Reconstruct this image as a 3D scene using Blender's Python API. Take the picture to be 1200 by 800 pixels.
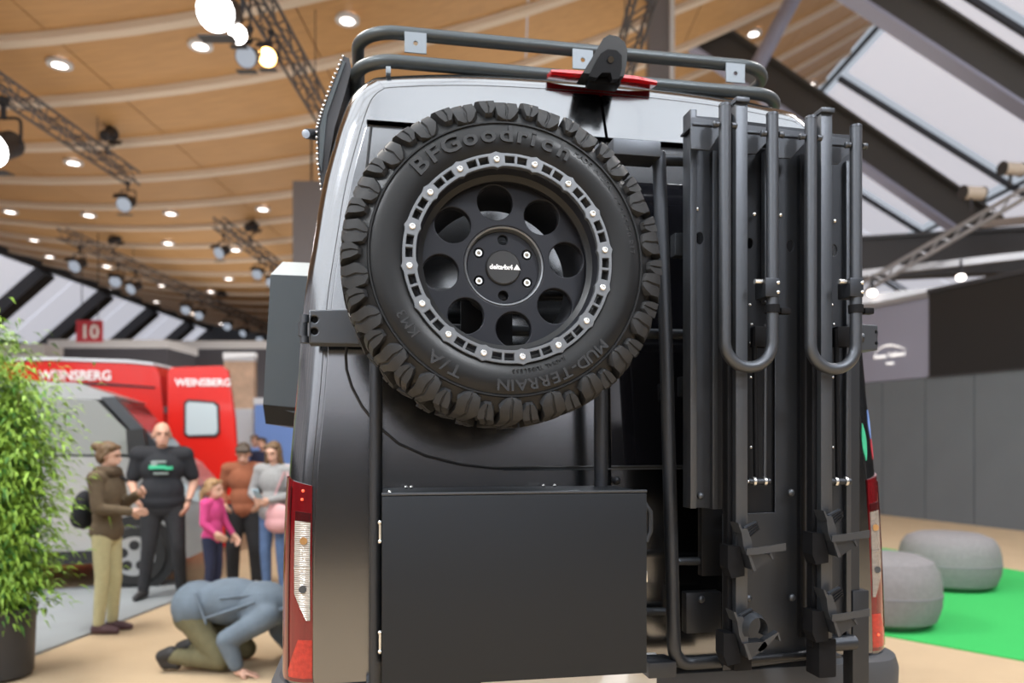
import bpy, bmesh, math, random
from mathutils import Vector, Matrix
random.seed(7)
for o in list(bpy.data.objects): bpy.data.objects.remove(o)
scene = bpy.context.scene
col = scene.collection
PI = math.pi
# ------------------------------------------------------------------ camera
F = 900.0                      # focal length in pixels of a 1200 px wide frame
HZ = 515.0                     # image row of the eye level
YAW = math.radians(10.5)
S, C = math.sin(YAW), math.cos(YAW)
CX, CY, CZ = -0.74, -2.30, 1.64
cam = bpy.data.cameras.new('camera'); camo = bpy.data.objects.new('camera', cam)
col.objects.link(camo); scene.camera = camo
camo.location = (CX, CY, CZ); camo.rotation_euler = (PI/2, 0, -YAW)
cam.sensor_width = 36; cam.lens = 27; cam.shift_y = (HZ-400)/1200
cam.clip_end = 300; cam.clip_start = 0.05
cam.dof.use_dof = True; cam.dof.focus_distance = 2.02; cam.dof.aperture_fstop = 2.0
# ------------------------------------------------------------------ world, lamps, exposure
w = bpy.data.worlds.new('world'); scene.world = w; w.use_nodes = True
w.node_tree.nodes['Background'].inputs[0].default_value = (0.80, 0.88, 1.0, 1)
w.node_tree.nodes['Background'].inputs[1].default_value = 0.55
scene.view_settings.view_transform = 'Standard'; scene.view_settings.look = 'None'
scene.view_settings.gamma = 1; scene.view_settings.use_curve_mapping = False
scene.view_settings.exposure = 0.05

def hall(x1, d, z=0.0):        # hall axes: x1 to the right, d into the hall, z above the floor
    return Vector((CX + x1*C + d*S, CY - x1*S + d*C, z))
def area(name, x1, d, z, tx, td, tz, size, power, color=(1, 1, 1)):
    l = bpy.data.lights.new(name, 'AREA'); l.energy = power*.9; l.size = size; l.color = color
    o = bpy.data.objects.new(name, l); col.objects.link(o)
    o.location = hall(x1, d, z)
    o.rotation_euler = (hall(tx, td, tz) - o.location).to_track_quat('-Z', 'Y').to_euler()
    return o
area('flood_lamp_a', 4.0, -2.6, 7.4, 0.6, 2.2, 1.6, 0.8, 370, (.93, .96, 1))
area('flood_lamp_b', -5.0, -1.6, 7.6, 0.2, 2.2, 1.6, 0.9, 330, (.92, .96, 1))
area('flood_lamp_c', -4.2, 6.0, 8.4, -3.2, 7.5, 0.0, 1.6, 540, (1, .96, .9))
area('flood_lamp_d', 5.5, 5.5, 8.6, 5.2, 9.5, 0.0, 1.6, 420, (1, .97, .94))

area('ceiling_fill_a', -8.0, 19.0, 3.6, -8.5, 19.5, 12, 9, 330, (1, .93, .84))  # unseen fill lamps added to brighten the wooden roof from below
area('ceiling_fill_b', -13.0, 34.0, 3.6, -13.0, 34.5, 12, 12, 720, (1, .93, .84))
area('ceiling_fill_c', 4.0, 24.0, 5.0, 4.5, 24.5, 14, 9, 560, (1, .93, .84))
# ------------------------------------------------------------------ projection helpers (a point at a real distance)
def P(px, py, Y):              # photo pixel -> point on the plane y = Y (parallel to the van's rear)
    u = (px-600)/F; t = (Y-CY)/(C-u*S)
    return Vector((CX + t*(S+u*C), Y, CZ + t*(HZ-py)/F))
def X(px, Y): return P(px, HZ, Y).x
def hp(px, py, d):             # photo pixel -> point at hall depth d
    return hall((px-600)/F*d, d, CZ + (HZ-py)/F*d)
def hfloor(px, py):            # photo pixel -> (x1, d) on the floor
    d = F*CZ/(py-HZ); return (px-600)/F*d, d

# ------------------------------------------------------------------ materials
MATS = {}
def mat(name, rgb, rough=.5, metal=0, coat=0, noise=None, bump=None, emit=None, trans=0, alpha=1, spec=.5, ncol=None):
    m = bpy.data.materials.new(name); m.use_nodes = True
    nt = m.node_tree; b = nt.nodes['Principled BSDF']
    b.inputs['Base Color'].default_value = (*rgb, 1); b.inputs['Roughness'].default_value = rough
    b.inputs['Metallic'].default_value = metal; b.inputs['Coat Weight'].default_value = coat
    b.inputs['Coat Roughness'].default_value = .05
    b.inputs['Transmission Weight'].default_value = trans; b.inputs['Alpha'].default_value = alpha
    b.inputs['Specular IOR Level'].default_value = spec
    if emit:
        b.inputs['Emission Color'].default_value = (*emit[0], 1); b.inputs['Emission Strength'].default_value = emit[1]
    tc = nt.nodes.new('ShaderNodeTexCoord')
    if noise:                   # (scale, amount[, stretch])
        n = nt.nodes.new('ShaderNodeTexNoise'); n.inputs['Scale'].default_value = noise[0]; n.inputs['Detail'].default_value = 6
        if len(noise) > 2:
            mp = nt.nodes.new('ShaderNodeMapping'); mp.inputs['Scale'].default_value = noise[2]
            nt.links.new(tc.outputs['Object'], mp.inputs[0]); nt.links.new(mp.outputs[0], n.inputs['Vector'])
        else: nt.links.new(tc.outputs['Object'], n.inputs['Vector'])
        mx = nt.nodes.new('ShaderNodeMix'); mx.data_type = 'RGBA'
        a = noise[1]; c2 = ncol or tuple(min(1, c*(1+a)) for c in rgb)
        mx.inputs[6].default_value = (*[c*(1-a) for c in rgb], 1); mx.inputs[7].default_value = (*c2, 1)
        nt.links.new(n.outputs['Fac'], mx.inputs[0]); nt.links.new(mx.outputs[2], b.inputs['Base Color'])
    if bump:
        n = nt.nodes.new('ShaderNodeTexNoise'); n.inputs['Scale'].default_value = bump[0]; n.inputs['Detail'].default_value = 4
        nt.links.new(tc.outputs['Object'], n.inputs['Vector'])
        bp = nt.nodes.new('ShaderNodeBump'); bp.inputs['Strength'].default_value = bump[1]; bp.inputs['Distance'].default_value = .002
        nt.links.new(n.outputs['Fac'], bp.inputs['Height']); nt.links.new(bp.outputs[0], b.inputs['Normal'])
    MATS[name] = m
    return m
mat('paint', (.21, .215, .225), .16, 1.0, .4, bump=(900, .03))
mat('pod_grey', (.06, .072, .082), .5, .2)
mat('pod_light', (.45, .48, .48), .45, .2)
mat('plastic_grey', (.050, .052, .057), .55, bump=(500, .1))
mat('plastic_black', (.008, .008, .009), .55, spec=.1)
mat('rubber_seal', (.006, .006, .007), .6)
mat('glass_black', (.006, .006, .008), .06, coat=.5)
mat('powder_black', (.018, .019, .022), .4, .7, bump=(1400, .12))
mat('powder_grey', (.085, .091, .102), .42, .8, bump=(1400, .1))
mat('powder_mid', (.055, .059, .067), .4, .8, bump=(1400, .1))
mat('box_black', (.026, .029, .034), .45, .7, bump=(1100, .12))
mat('rack_tube', (.060, .070, .075), .4, .5, bump=(900, .06))
mat('rack_tab', (.22, .25, .28), .5, .3)
mat('rubber', (.028, .0285, .030), .5, spec=.22, noise=(18, .25), bump=(700, .12))
mat('rubber_wall', (.010, .0103, .011), .34, spec=.28, noise=(9, .3), bump=(500, .08))
mat('rubber_text', (.020, .0205, .022), .28)
mat('rim_black', (.020, .021, .026), .38, .35, spec=.25)
mat('rim_ring', (.16, .168, .18), .36, .6, bump=(900, .06))
mat('rim_dark', (.012, .012, .013), .5)
mat('steel', (.72, .72, .70), .25, .9)
mat('chrome', (.8, .8, .8), .12, 1)
mat('white_print', (.85, .85, .85), .5)
mat('lamp_red', (.13, .004, .006), .1, 0, .8, noise=(40, .4, (1, 1, .15)))
mat('lamp_red_dark', (.05, .003, .004), .15, 0, .8)
mat('lamp_orange', (.38, .016, .010), .15, 0, .7, noise=(70, .6), bump=(90, .8))
mat('lamp_clear', (.34, .31, .28), .12, .6, .8, noise=(25, .45, (1, 1, 9)), bump=(300, .2))
_m = MATS['lamp_clear']; _nt = _m.node_tree; _w = _nt.nodes.new('ShaderNodeTexWave'); _w.bands_direction = 'Z'; _w.inputs['Scale'].default_value = 55
_tc = _nt.nodes.new('ShaderNodeTexCoord'); _bp = _nt.nodes.new('ShaderNodeBump'); _bp.inputs['Strength'].default_value = .6; _bp.inputs['Distance'].default_value = .003
_nt.links.new(_tc.outputs['Object'], _w.inputs['Vector']); _nt.links.new(_w.outputs['Fac'], _bp.inputs['Height']); _nt.links.new(_bp.outputs[0], _nt.nodes['Principled BSDF'].inputs['Normal'])
mat('brake_red', (.55, .008, .012), .12, 0, .8)
mat('glint_glow', (.9, .1, .05), .3, emit=((1, .10, .04), 1.6))

mat('wood', (.50, .29, .125), .55, noise=(1.6, .22, (.35, 6, 6)))
mat('batten', (.66, .56, .46), .55)
mat('skylight', (.8, .8, .85), .6, emit=((.80, .83, .95), .55))
mat('roof_glow_fill', (.8, .8, .82), .6, emit=((.84, .92, 1.0), 2.8))  # strong overhead glow added to light up the door headers
mat('wall_glow_fill', (.8, .8, .82), .6, emit=((.84, .92, 1.0), 1.3))  # softer glow added behind the camera, mirrored in the van paint
mat('steel_dark', (.045, .045, .05), .5, .3)
mat('steel_beam', (.055, .05, .045), .55, .2)
mat('steel_lilac', (.30, .31, .42), .55, .1)
mat('alu', (.40, .40, .42), .4, .6)
mat('truss_dark', (.10, .10, .115), .5, .4)
mat('spot_black', (.02, .02, .025), .5)
mat('lens_white', (1, 1, 1), .3, emit=((1, .97, .95), 16))
mat('lens_orange', (1, .8, .5), .3, emit=((1, .55, .16), 12))
mat('lens_cool', (.10, .11, .13), .3, emit=((.75, .85, 1), .42))
mat('downlight', (1, 1, 1), .3, emit=((1, .90, .82), 5))
mat('carpet_beige', (.48, .355, .225), .95, noise=(3, .10), bump=(160, .5))
mat('carpet_green', (.03, .42, .09), .95, noise=(40, .15), bump=(300, .5))
mat('floor_grey', (.27, .29, .30), .6, noise=(2, .12))
mat('wall_panel', (.12, .135, .15), .5, noise=(1.2, .1))
mat('wall_lilac', (.25, .25, .32), .6)
mat('wall_grey', (.17, .165, .18), .7)
mat('screen_dark', (.012, .011, .010), .35)
mat('wall_far', (.055, .055, .06), .8)
mat('sign_red', (.48, .04, .06), .5)
mat('pouf', (.20, .19, .195), .95, noise=(30, .2), bump=(260, .6))
mat('pot', (.03, .03, .033), .4)
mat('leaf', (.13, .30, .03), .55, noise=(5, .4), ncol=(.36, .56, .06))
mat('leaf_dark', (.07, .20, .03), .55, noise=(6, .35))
mat('cane', (.22, .25, .07), .5)
mat('red_paint', (.62, .018, .012), .25, 0, .6)
mat('silver_paint', (.42, .43, .44), .3, .5, .4)
mat('win_reflect_grey', (.30, .31, .30), .15, .2, .4)  # pale grey in the glass colour stands in for its reflection
mat('win_dark', (.015, .016, .018), .1)
mat('win_light', (.45, .52, .55), .15)
mat('trim_black', (.012, .012, .013), .5)
mat('tyre_far', (.014, .014, .014), .7)
mat('skin', (.62, .36, .26), .5)
mat('skin_b', (.55, .30, .21), .5)
mat('hair_brown', (.13, .075, .035), .6, noise=(50, .4))
mat('hair_dark', (.05, .032, .02), .6, noise=(50, .4))
mat('hair_blond', (.32, .19, .09), .6, noise=(50, .3))
mat('eye', (.02, .015, .012), .2)
mat('lip', (.45, .17, .14), .5)
mat('cloth_brown', (.12, .085, .05), .9, noise=(24, .25))
mat('cloth_scarf', (.09, .06, .035), .95, noise=(30, .3))
mat('cloth_khaki', (.50, .45, .25), .9, noise=(24, .15))
mat('cloth_black', (.012, .013, .017), .85)
mat('cloth_char', (.022, .022, .025), .9, noise=(20, .3))
mat('cloth_pink', (.60, .06, .22), .9, noise=(20, .15))
mat('cloth_navy', (.02, .025, .06), .9)
mat('cloth_rust', (.26, .085, .04), .9, noise=(20, .25))
mat('cloth_knit', (.30, .30, .30), .95, noise=(40, .3))
mat('cloth_jean', (.10, .17, .33), .9, noise=(18, .25))
mat('cloth_bluegrey', (.125, .16, .20), .85, noise=(9, .3))
mat('cloth_olive', (.13, .115, .06), .9, noise=(20, .25))
mat('shoe_plum', (.09, .045, .05), .7)
mat('shoe_dark', (.02, .018, .018), .6)
mat('shoe_light', (.55, .54, .52), .6)
mat('bag_pink', (.62, .33, .34), .7)
mat('print_green', (.04, .42, .22), .7)
mat('print_grey', (.25, .30, .28), .7)
mat('banner_beige', (.60, .42, .30), .8, noise=(4, .5, (1, 1, 1)))
mat('banner_blue', (.16, .28, .62), .7)
mat('booth_white', (.62, .64, .68), .6)
mat('booth_dark', (.06, .06, .075), .7)
mat('phone', (.35, .5, .6), .3)

# ------------------------------------------------------------------ object helpers
def link(o, parent=None, local=False):
    col.objects.link(o)
    if parent is not None:
        o.parent = parent
        if not local:
            o.matrix_parent_inverse = parent.matrix_basis.inverted() if parent.parent is None else \
                (parent.parent.matrix_basis @ parent.matrix_parent_inverse @ parent.matrix_basis).inverted()
    return o
def recenter(me):
    n = len(me.vertices)
    if n == 0: return Vector()
    co = [v.co for v in me.vertices]
    c = Vector([(min(v[i] for v in co)+max(v[i] for v in co))/2 for i in range(3)])
    me.transform(Matrix.Translation(-c)); return c
def smooth(me, ang=35):
    for p in me.polygons: p.use_smooth = True
    try: me.set_sharp_from_angle(angle=math.radians(ang))
    except Exception: pass
def mkobj(name, me, m, parent=None, local=False, sm=True, center=True):
    if m: 
        me.materials.clear(); me.materials.append(MATS[m])
    c = recenter(me) if center else Vector()
    if sm: smooth(me)
    o = bpy.data.objects.new(name, me); o.location = c
    return link(o, parent, local)
def tag(o, label=None, cat=None, group=None, kind=None):
    if label: o['label'] = label
    if cat: o['category'] = cat
    if group: o['group'] = group
    if kind: o['kind'] = kind
    return o
def thing(name, loc, label, cat, group=None, rz=0.0, kind=None):
    o = bpy.data.objects.new(name, None); col.objects.link(o); o.empty_display_size = .1
    o.location = loc; o.rotation_euler = (0, 0, rz)
    return tag(o, label, cat, group, kind)
def fix(o):                    # make matrix_basis current is automatic; kept for clarity
    return o
def copy_tree(o, parent=None):
    c = o.copy(); col.objects.link(c)
    if parent is not None: c.parent = parent
    for ch in list(o.children): copy_tree(ch, c)
    return c

class B:
    def __init__(s): s.bm = bmesh.new()
    def add(s, vs, fs):
        v = [s.bm.verts.new(p) for p in vs]
        for f in fs:
            try: s.bm.faces.new([v[i] for i in f])
            except ValueError: pass
        return s
    def box(s, c, sz, bev=0, M=None, seg=2):
        t = bmesh.new(); bmesh.ops.create_cube(t, size=1)
        for v in t.verts: v.co = Vector((v.co.x*sz[0], v.co.y*sz[1], v.co.z*sz[2]))
        if bev: bmesh.ops.bevel(t, geom=list(t.edges), offset=bev, segments=seg, affect='EDGES', profile=.6)
        for v in t.verts: v.co = (M @ v.co if M else v.co) + Vector(c)
        return s.merge(t)
    def merge(s, t):
        me = bpy.data.meshes.new('t'); t.to_mesh(me); t.free(); s.bm.from_mesh(me); bpy.data.meshes.remove(me); return s
    def ring(s, rings, closed=True, caps=True):
        vs = [[s.bm.verts.new(p) for p in r] for r in rings]
        n = len(rings[0])
        for a, b in zip(vs, vs[1:]):
            for i in range(n if closed else n-1):
                j = (i+1) % n
                try: s.bm.faces.new((a[i], a[j], b[j], b[i]))
                except ValueError: pass
        if caps and closed:
            for r, rev in ((vs[0], True), (vs[-1], False)):
                try: s.bm.faces.new(r[::-1] if rev else r)
                except ValueError: pass
        return s
    def tube(s, pts, r, seg=12, caps=True):
        pts = [Vector(p) for p in pts]; rs = r if isinstance(r, (list, tuple)) else [r]*len(pts)
        rings = []; nrm = None
        for i, p in enumerate(pts):
            a = pts[max(i-1, 0)]; b = pts[min(i+1, len(pts)-1)]
            t = (b-a).normalized()
            if nrm is None:
                nrm = t.orthogonal().normalized()
            nrm = (nrm - t*nrm.dot(t)); nrm = nrm.normalized() if nrm.length > 1e-6 else t.orthogonal().normalized()
            bn = t.cross(nrm)
            rings.append([p + (nrm*math.cos(2*PI*k/seg)+bn*math.sin(2*PI*k/seg))*rs[i] for k in range(seg)])
        return s.ring(rings, True, caps)
    def cyl(s, a, b, r, r2=None, seg=16): return s.tube([a, b], [r, r if r2 is None else r2], seg)
    def sph(s, c, r, seg=12, rings=8, M=None):
        if not isinstance(r, (tuple, list)): r = (r, r, r)
        t = bmesh.new(); bmesh.ops.create_uvsphere(t, u_segments=seg, v_segments=rings, radius=1)
        for v in t.verts:
            q = Vector((v.co.x*r[0], v.co.y*r[1], v.co.z*r[2])); v.co = (M @ q if M else q)+Vector(c)
        return s.merge(t)
    def prism(s, pts, y0, y1):     # polygon in the x-z plane between two y
        a = [Vector((p[0], y0, p[1])) for p in pts]; b = [Vector((p[0], y1, p[1])) for p in pts]
        return s.ring([a, b])
    def lathe(s, prof, seg=48, axis='z', c=(0, 0, 0), caps=False):
        rings = []
        for r, h in prof:
            rings.append([Vector((r*math.cos(2*PI*k/seg), r*math.sin(2*PI*k/seg), h)) + Vector(c) for k in range(seg)])
        return s.ring(rings, True, caps)
    def capsule(s, p0, r0, p1, r1, seg=12):
        p0, p1 = Vector(p0), Vector(p1); d = p1-p0; L = d.length or 1e-4; t = d/L
        pts, rs = [], []
        for k in range(4):
            a = PI/2*(1-k/4) ; pts.append(p0 - t*r0*math.sin(a)); rs.append(max(r0*math.cos(a), 1e-4))
        pts.append(p0); rs.append(r0); pts.append(p1); rs.append(r1)
        for k in range(1, 5):
            a = PI/2*k/4; pts.append(p1 + t*r1*math.sin(a)); rs.append(max(r1*math.cos(a), 1e-4))
        return s.tube(pts, rs, seg)
    def mk(s, name, m, parent=None, local=False, sm=True, center=True):
        bmesh.ops.recalc_face_normals(s.bm, faces=list(s.bm.faces))
        me = bpy.data.meshes.new(name); s.bm.to_mesh(me); s.bm.free()
        return mkobj(name, me, m, parent, local, sm, center)

def fillet(pts, r, n=8):
    pts = [Vector(p) for p in pts]; out = [pts[0]]
    for i in range(1, len(pts)-1):
        a, b, c = pts[i-1], pts[i], pts[i+1]
        u, v = (a-b), (c-b); lu, lv = u.length, v.length; u.normalize(); v.normalize()
        ang = u.angle(v); rr = r if not isinstance(r, (list, tuple)) else r[i]
        d = min(rr/math.tan(ang/2), lu*.49, lv*.49); rr = d*math.tan(ang/2)
        ctr = b + (u+v).normalized()*(rr/math.sin(ang/2))
        p0, p1 = b+u*d, b+v*d; e0, e1 = p0-ctr, p1-ctr; tot = e0.angle(e1)
        for k in range(n+1):
            f = k/n
            out.append(ctr + (e0*math.sin((1-f)*tot)+e1*math.sin(f*tot))/math.sin(tot))
    out.append(pts[-1]); return out
def curve_mesh(loops, depth, bevel=0.0, res=2):     # flat shape with holes, thickness along local z from 0 to depth
    cu = bpy.data.curves.new('c', 'CURVE'); cu.dimensions = '2D'; cu.fill_mode = 'BOTH'
    cu.extrude = max(depth/2-bevel, 1e-5); cu.bevel_depth = bevel; cu.bevel_resolution = res
    if bevel: cu.offset = -bevel
    for lp in loops:
        sp = cu.splines.new('POLY'); sp.points.add(len(lp)-1); sp.use_cyclic_u = True
        for q, p in zip(sp.points, lp): q.co = (p[0], p[1], 0, 1)
    o = bpy.data.objects.new('c', cu); me = bpy.data.meshes.new_from_object(o)
    bpy.data.objects.remove(o); bpy.data.curves.remove(cu)
    me.transform(Matrix.Translation((0, 0, depth/2))); return me
def text_mesh(txt, size, depth, spacing=1.0, align='CENTER', bold=0.0):
    cu = bpy.data.curves.new('t', 'FONT'); cu.body = txt; cu.size = size; cu.extrude = depth/2; cu.offset = bold
    cu.align_x = align; cu.space_character = spacing; cu.resolution_u = 3
    o = bpy.data.objects.new('t', cu); me = bpy.data.meshes.new_from_object(o)
    bpy.data.objects.remove(o); bpy.data.curves.remove(cu); return me
def join_meshes(parts):         # [(mesh, matrix)] -> one mesh
    bm = bmesh.new()
    for me, M in parts:
        me.transform(M); bm.from_mesh(me); bpy.data.meshes.remove(me)
    out = bpy.data.meshes.new('j'); bm.to_mesh(out); bm.free(); return out
UP = Matrix(((1, 0, 0, 0), (0, 0, -1, 0), (0, 1, 0, 0), (0, 0, 0, 1)))   # local xy plane -> x,z plane facing -y
def plate(name, loops, Y, depth, m, parent, bevel=.0015, leanf=None):
    """flat plate in the x-z plane whose back lies at y = Y, thickness towards -y"""
    me = curve_mesh(loops, depth, bevel)
    for v in me.vertices:
        x, z, t = v.co; v.co = (x, Y + (leanf(z) if leanf else 0) - t, z)
    return mkobj(name, me, m, parent)
def circ(cx, cy, r, n=24, a0=0, sy=1): return [(cx+r*math.cos(a0+2*PI*k/n), cy+sy*r*math.sin(a0+2*PI*k/n)) for k in range(n)]
def ppoly(pix, Y):             # list of photo pixels -> (x, z) on plane y = Y
    return [(P(a, b, Y).x, P(a, b, Y).z) for a, b in pix]
def beam(b, p0, p1, w, h, up=Vector((0, 0, 1))):
    p0, p1 = Vector(p0), Vector(p1); t = (p1-p0).normalized(); sd = t.cross(up)
    sd = sd.normalized() if sd.length > 1e-4 else Vector((1, 0, 0)); u2 = sd.cross(t)
    r = [[p + sd*a*w/2 + u2*c*h/2 for a, c in ((-1, -1), (1, -1), (1, 1), (-1, 1))] for p in (p0, p1)]
    return b.ring(r)
# ================================================================== THE HALL
def st(o, label=None): return tag(o, label, None, None, 'structure')
b = B(); q = [hall(-34, -26), hall(34, -26), hall(34, 64), hall(-34, 64)]
b.add([Vector((p.x, p.y, 0)) for p in q]+[Vector((p.x, p.y, -.2)) for p in q], [(0, 1, 2, 3), (4, 7, 6, 5), (0, 4, 5, 1), (1, 5, 6, 2), (2, 6, 7, 3), (3, 7, 4, 0)])
st(b.mk('floor', 'carpet_beige', sm=False), 'beige carpeted exhibition hall floor')
def ceil_h(x1): return CZ + 8 + .011*(x1+14)**2          # hanging wooden roof, sagging across the hall
XL, XR = -24.0, 15.0
D0, DS = 15.6, 2.64
ceiling = bpy.data.objects.new('ceiling', None); col.objects.link(ceiling); st(ceiling, 'sagging roof of brown wooden panels with pale battens')
ceiling.location = hall(0, 15, 8)
xs = [XL + (XR-XL)*k/8 for k in range(9)]
panel_meshes = []
def curved_slab(xa, xb, d0, d1, z_off, th, n=4):
    b = B(); rows = []
    for k in range(n+1):
        x = xa + (xb-xa)*k/n; z = ceil_h(x)+z_off
        rows.append([Vector((x, d0, z)), Vector((x, d1, z)), Vector((x, d1, z+th)), Vector((x, d0, z+th))])
    b.ring(rows); return b
hallrot = -YAW
first = {}
k0, k1 = -13, 17
KGLOW = -4                      # roof bands before this one glow, added unseen to brighten the van's rear
roof_glow = bpy.data.objects.new('glow_roof_field', None); col.objects.link(roof_glow); st(roof_glow, 'wide glowing roof field added over the van stand'); roof_glow.location = hall(0, 0, 8)
glow_first = {}
for k in range(k0, k1):
    for i in range(8):
        if k < KGLOW:
            if i not in glow_first: sp = curved_slab(xs[i]+.06, xs[i+1]-.06, .14, DS-.14, 0, .06).mk('glow_pane', 'roof_glow_fill', None, sm=False, center=False); glow_first[i] = sp
            else: sp = glow_first[i].copy(); col.objects.link(sp)
            sp.location = hall(0, D0+DS*k, 0); sp.rotation_euler = (0, 0, hallrot); sp.parent = roof_glow; sp.matrix_parent_inverse = roof_glow.matrix_basis.inverted()
            continue
        if i not in first:
            o = curved_slab(xs[i]+.015, xs[i+1]-.015, .06, DS-.06, 0, .12).mk('ceiling_panel', 'wood', None, sm=False, center=False)
            first[i] = o; off = o
        else:
            off = first[i].copy(); col.objects.link(off)
        off.location = hall(0, D0+DS*k, 0); off.rotation_euler = (0, 0, hallrot)
        off.parent = ceiling; off.matrix_parent_inverse = ceiling.matrix_basis.inverted()
    if k == k0: bo = curved_slab(XL, XR, -.13, .13, -.16, .2, 24).mk('batten', 'batten', None, sm=True, center=False)
    else: bo = bo.copy(); col.objects.link(bo)
    bo.location = hall(0, D0+DS*k, 0); bo.rotation_euler = (0, 0, hallrot)
    bo.parent = ceiling; bo.matrix_parent_inverse = ceiling.matrix_basis.inverted()
# skylight bands left and right of the wooden roof
def skyband(name, xa, za, xb, zb, step, w, beam_w, label):
    root = bpy.data.objects.new(name, None); col.objects.link(root); st(root, label); root.location = hall((xa+xb)/2, 15, 8)
    for d in range(-20, 62, step):
        for j in range(2):
            fa, fb = j/2+.02, (j+1)/2-.02
            b = B(); p = lambda f, dd, z=0: hall(xa+(xb-xa)*f, dd, za+(zb-za)*f+z)
            for dd0, dd1 in ((d+.3, d+step/2-.06), (d+step/2+.06, d+step-.3)):
                b.ring([[p(fa, dd0), p(fb, dd0), p(fb, dd1), p(fa, dd1)], [p(fa, dd0, .1), p(fb, dd0, .1), p(fb, dd1, .1), p(fa, dd1, .1)]])
            b.mk('glow_pane', 'skylight', root, sm=False)
        b = B(); beam(b, hall(xa, d, za-.3), hall(xb, d, zb-.3), beam_w, .8 if beam_w > .3 else .25); b.mk('rafter', 'steel_dark', root, sm=False)
    b = B(); m_ = .5; beam(b, hall(xa+(xb-xa)*m_, -20, za+(zb-za)*m_-.1), hall(xa+(xb-xa)*m_, 62, za+(zb-za)*m_-.1), .25 if beam_w > .3 else .12, .35 if beam_w > .3 else .15)
    b.mk('purlin', 'steel_dark', root, sm=False)
    b = B(); eb = .3 if beam_w > .3 else .1; beam(b, hall(xa, -20, za), hall(xa, 62, za), eb, eb*2); b.mk('edge_beam', 'steel_dark', root, sm=False)
    return root
skyband('window_1', XL-.3, ceil_h(XL), -32.5, 3.6, 6, 1, .9, 'sloping skylights between dark rafters along the left of the hall')
skyband('window_2', XR+.3, ceil_h(XR), 32, 8.4, 8, 1, .14, 'sloping white skylights along the right of the hall')
# end wall, side walls
for nm, a, bb, z0, z1, lab in (('wall_back', (-34, 62), (34, 62), 0, 16, 'dark far end wall of the hall'), ('wall_left', (-33.5, -20), (-33.5, 62), 0, 4.0, 'dark left side wall of the hall'),
                          ('wall_front', (-34, -19.5), (34, -19.5), 0, 16, 'dark end wall behind the photographer'), ('wall_right', (33, -20), (33, 62), 0, 8.6, 'dark right side wall of the hall')):
    b = B(); p0, p1 = hall(*a, (z0+z1)/2), hall(*bb, (z0+z1)/2); beam(b, p0, p1, .3, z1-z0); st(b.mk(nm, 'wall_far', sm=False), lab)

# glowing band added on the unseen end wall for the van's reflections
wall_glow = bpy.data.objects.new('glow_wall_band', None); col.objects.link(wall_glow); wall_glow.location = hall(0, -19.3, 9); st(wall_glow, 'added glowing band high in the end wall behind the photographer')
for k in range(10):
    for z0_, z1_ in ((4.6, 6.8), (6.9, 9.2), (9.3, 11.7)):
        b = B(); beam(b, hall(-24+4.0*k+.1, -19.25, (z0_+z1_)/2), hall(-24+4.0*(k+1)-.1, -19.25, (z0_+z1_)/2), .1, z1_-z0_); b.mk('pane', 'skylight' if z0_ < 6 else 'wall_glow_fill', wall_glow, sm=False)
# big inclined roof girders at the right (I-section)
def girder(name, p0, p1, h, w, m, label):
    r = thing(name, p0, label, 'beam'); p0, p1 = Vector(p0), Vector(p1); t = (p1-p0).normalized(); sd = t.cross(Vector((0, 0, 1))).normalized(); up = sd.cross(t)
    b = B(); beam(b, p0, p1, w*.2, h); b.mk('web', m, r, sm=False)
    for s_ in (-1, 1):
        b = B(); beam(b, p0+up*s_*h/2, p1+up*s_*h/2, w, h*.09); b.mk('flange', 'steel_lilac' if s_ < 0 else m, r, sm=False)
    return r
girder('roof_girder', hp(820, 40, 24), hp(1160, 274, 24), 1.05, .45, 'steel_beam', 'long dark sloping roof girder passing behind the bike carrier')
girder('roof_girder', hp(960, -52, 17), hp(1290, 162, 17), .85, .45, 'steel_beam', 'dark sloping roof girder crossing the top right corner')
b = B(); b.cyl(hp(935, -12, 20), hp(884, 84, 20), .2, seg=14)
r = thing('roof_strut', hp(884, 84, 20), 'pale round steel strut slanting under the wooden roof', 'strut'); b.mk('tube', 'steel_lilac', r)
b = B(); b.cyl(hp(884, 84, 20), hp(880, 92, 20), .3, seg=14); b.mk('end_collar', 'steel_dark', r)
r = thing('grey_column', hall(4.0, 20, 0), 'tall grey column with lit edge painted white behind the roof rack', 'column')
b = B(); c0 = hp(771, 400, 20); zt = ceil_h(4.0)-.1; b.box((c0.x, c0.y, zt/2), (.56, .5, zt), .02, Matrix.Rotation(-YAW, 3, 'Z')); b.mk('shaft', 'wall_grey', r)
b = B(); c0 = hp(786.5, 400, 19.8); b.box((c0.x, c0.y, zt/2), (.12, .3, zt), .01, Matrix.Rotation(-YAW, 3, 'Z')); b.mk('lit_edge_strip', 'booth_white', r)  # white strip paints the lit edge of the shaft
b = B(); c0 = hp(771, 400, 20); b.box((c0.x, c0.y, .15), (.8, .74, .3), .02, Matrix.Rotation(-YAW, 3, 'Z')); b.mk('plinth', 'steel_dark', r)
# hanging grey panel left of the van
r = thing('suspended_board', hp(395, 330, 22), 'dark grey suspended board just left of the van pillar', 'board')
b = B(); c0 = hp(397, 290, 22); b.box(c0, (2.6, .2, 3.76), .02, Matrix.Rotation(-YAW, 3, 'Z')); b.mk('board', 'wall_grey', r)
for px in (365, 430): b = B(); b.cyl(hp(px, 214, 22), hp(px, 150, 22), .03, seg=8); b.mk('hanger', 'steel_dark', r)

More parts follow.
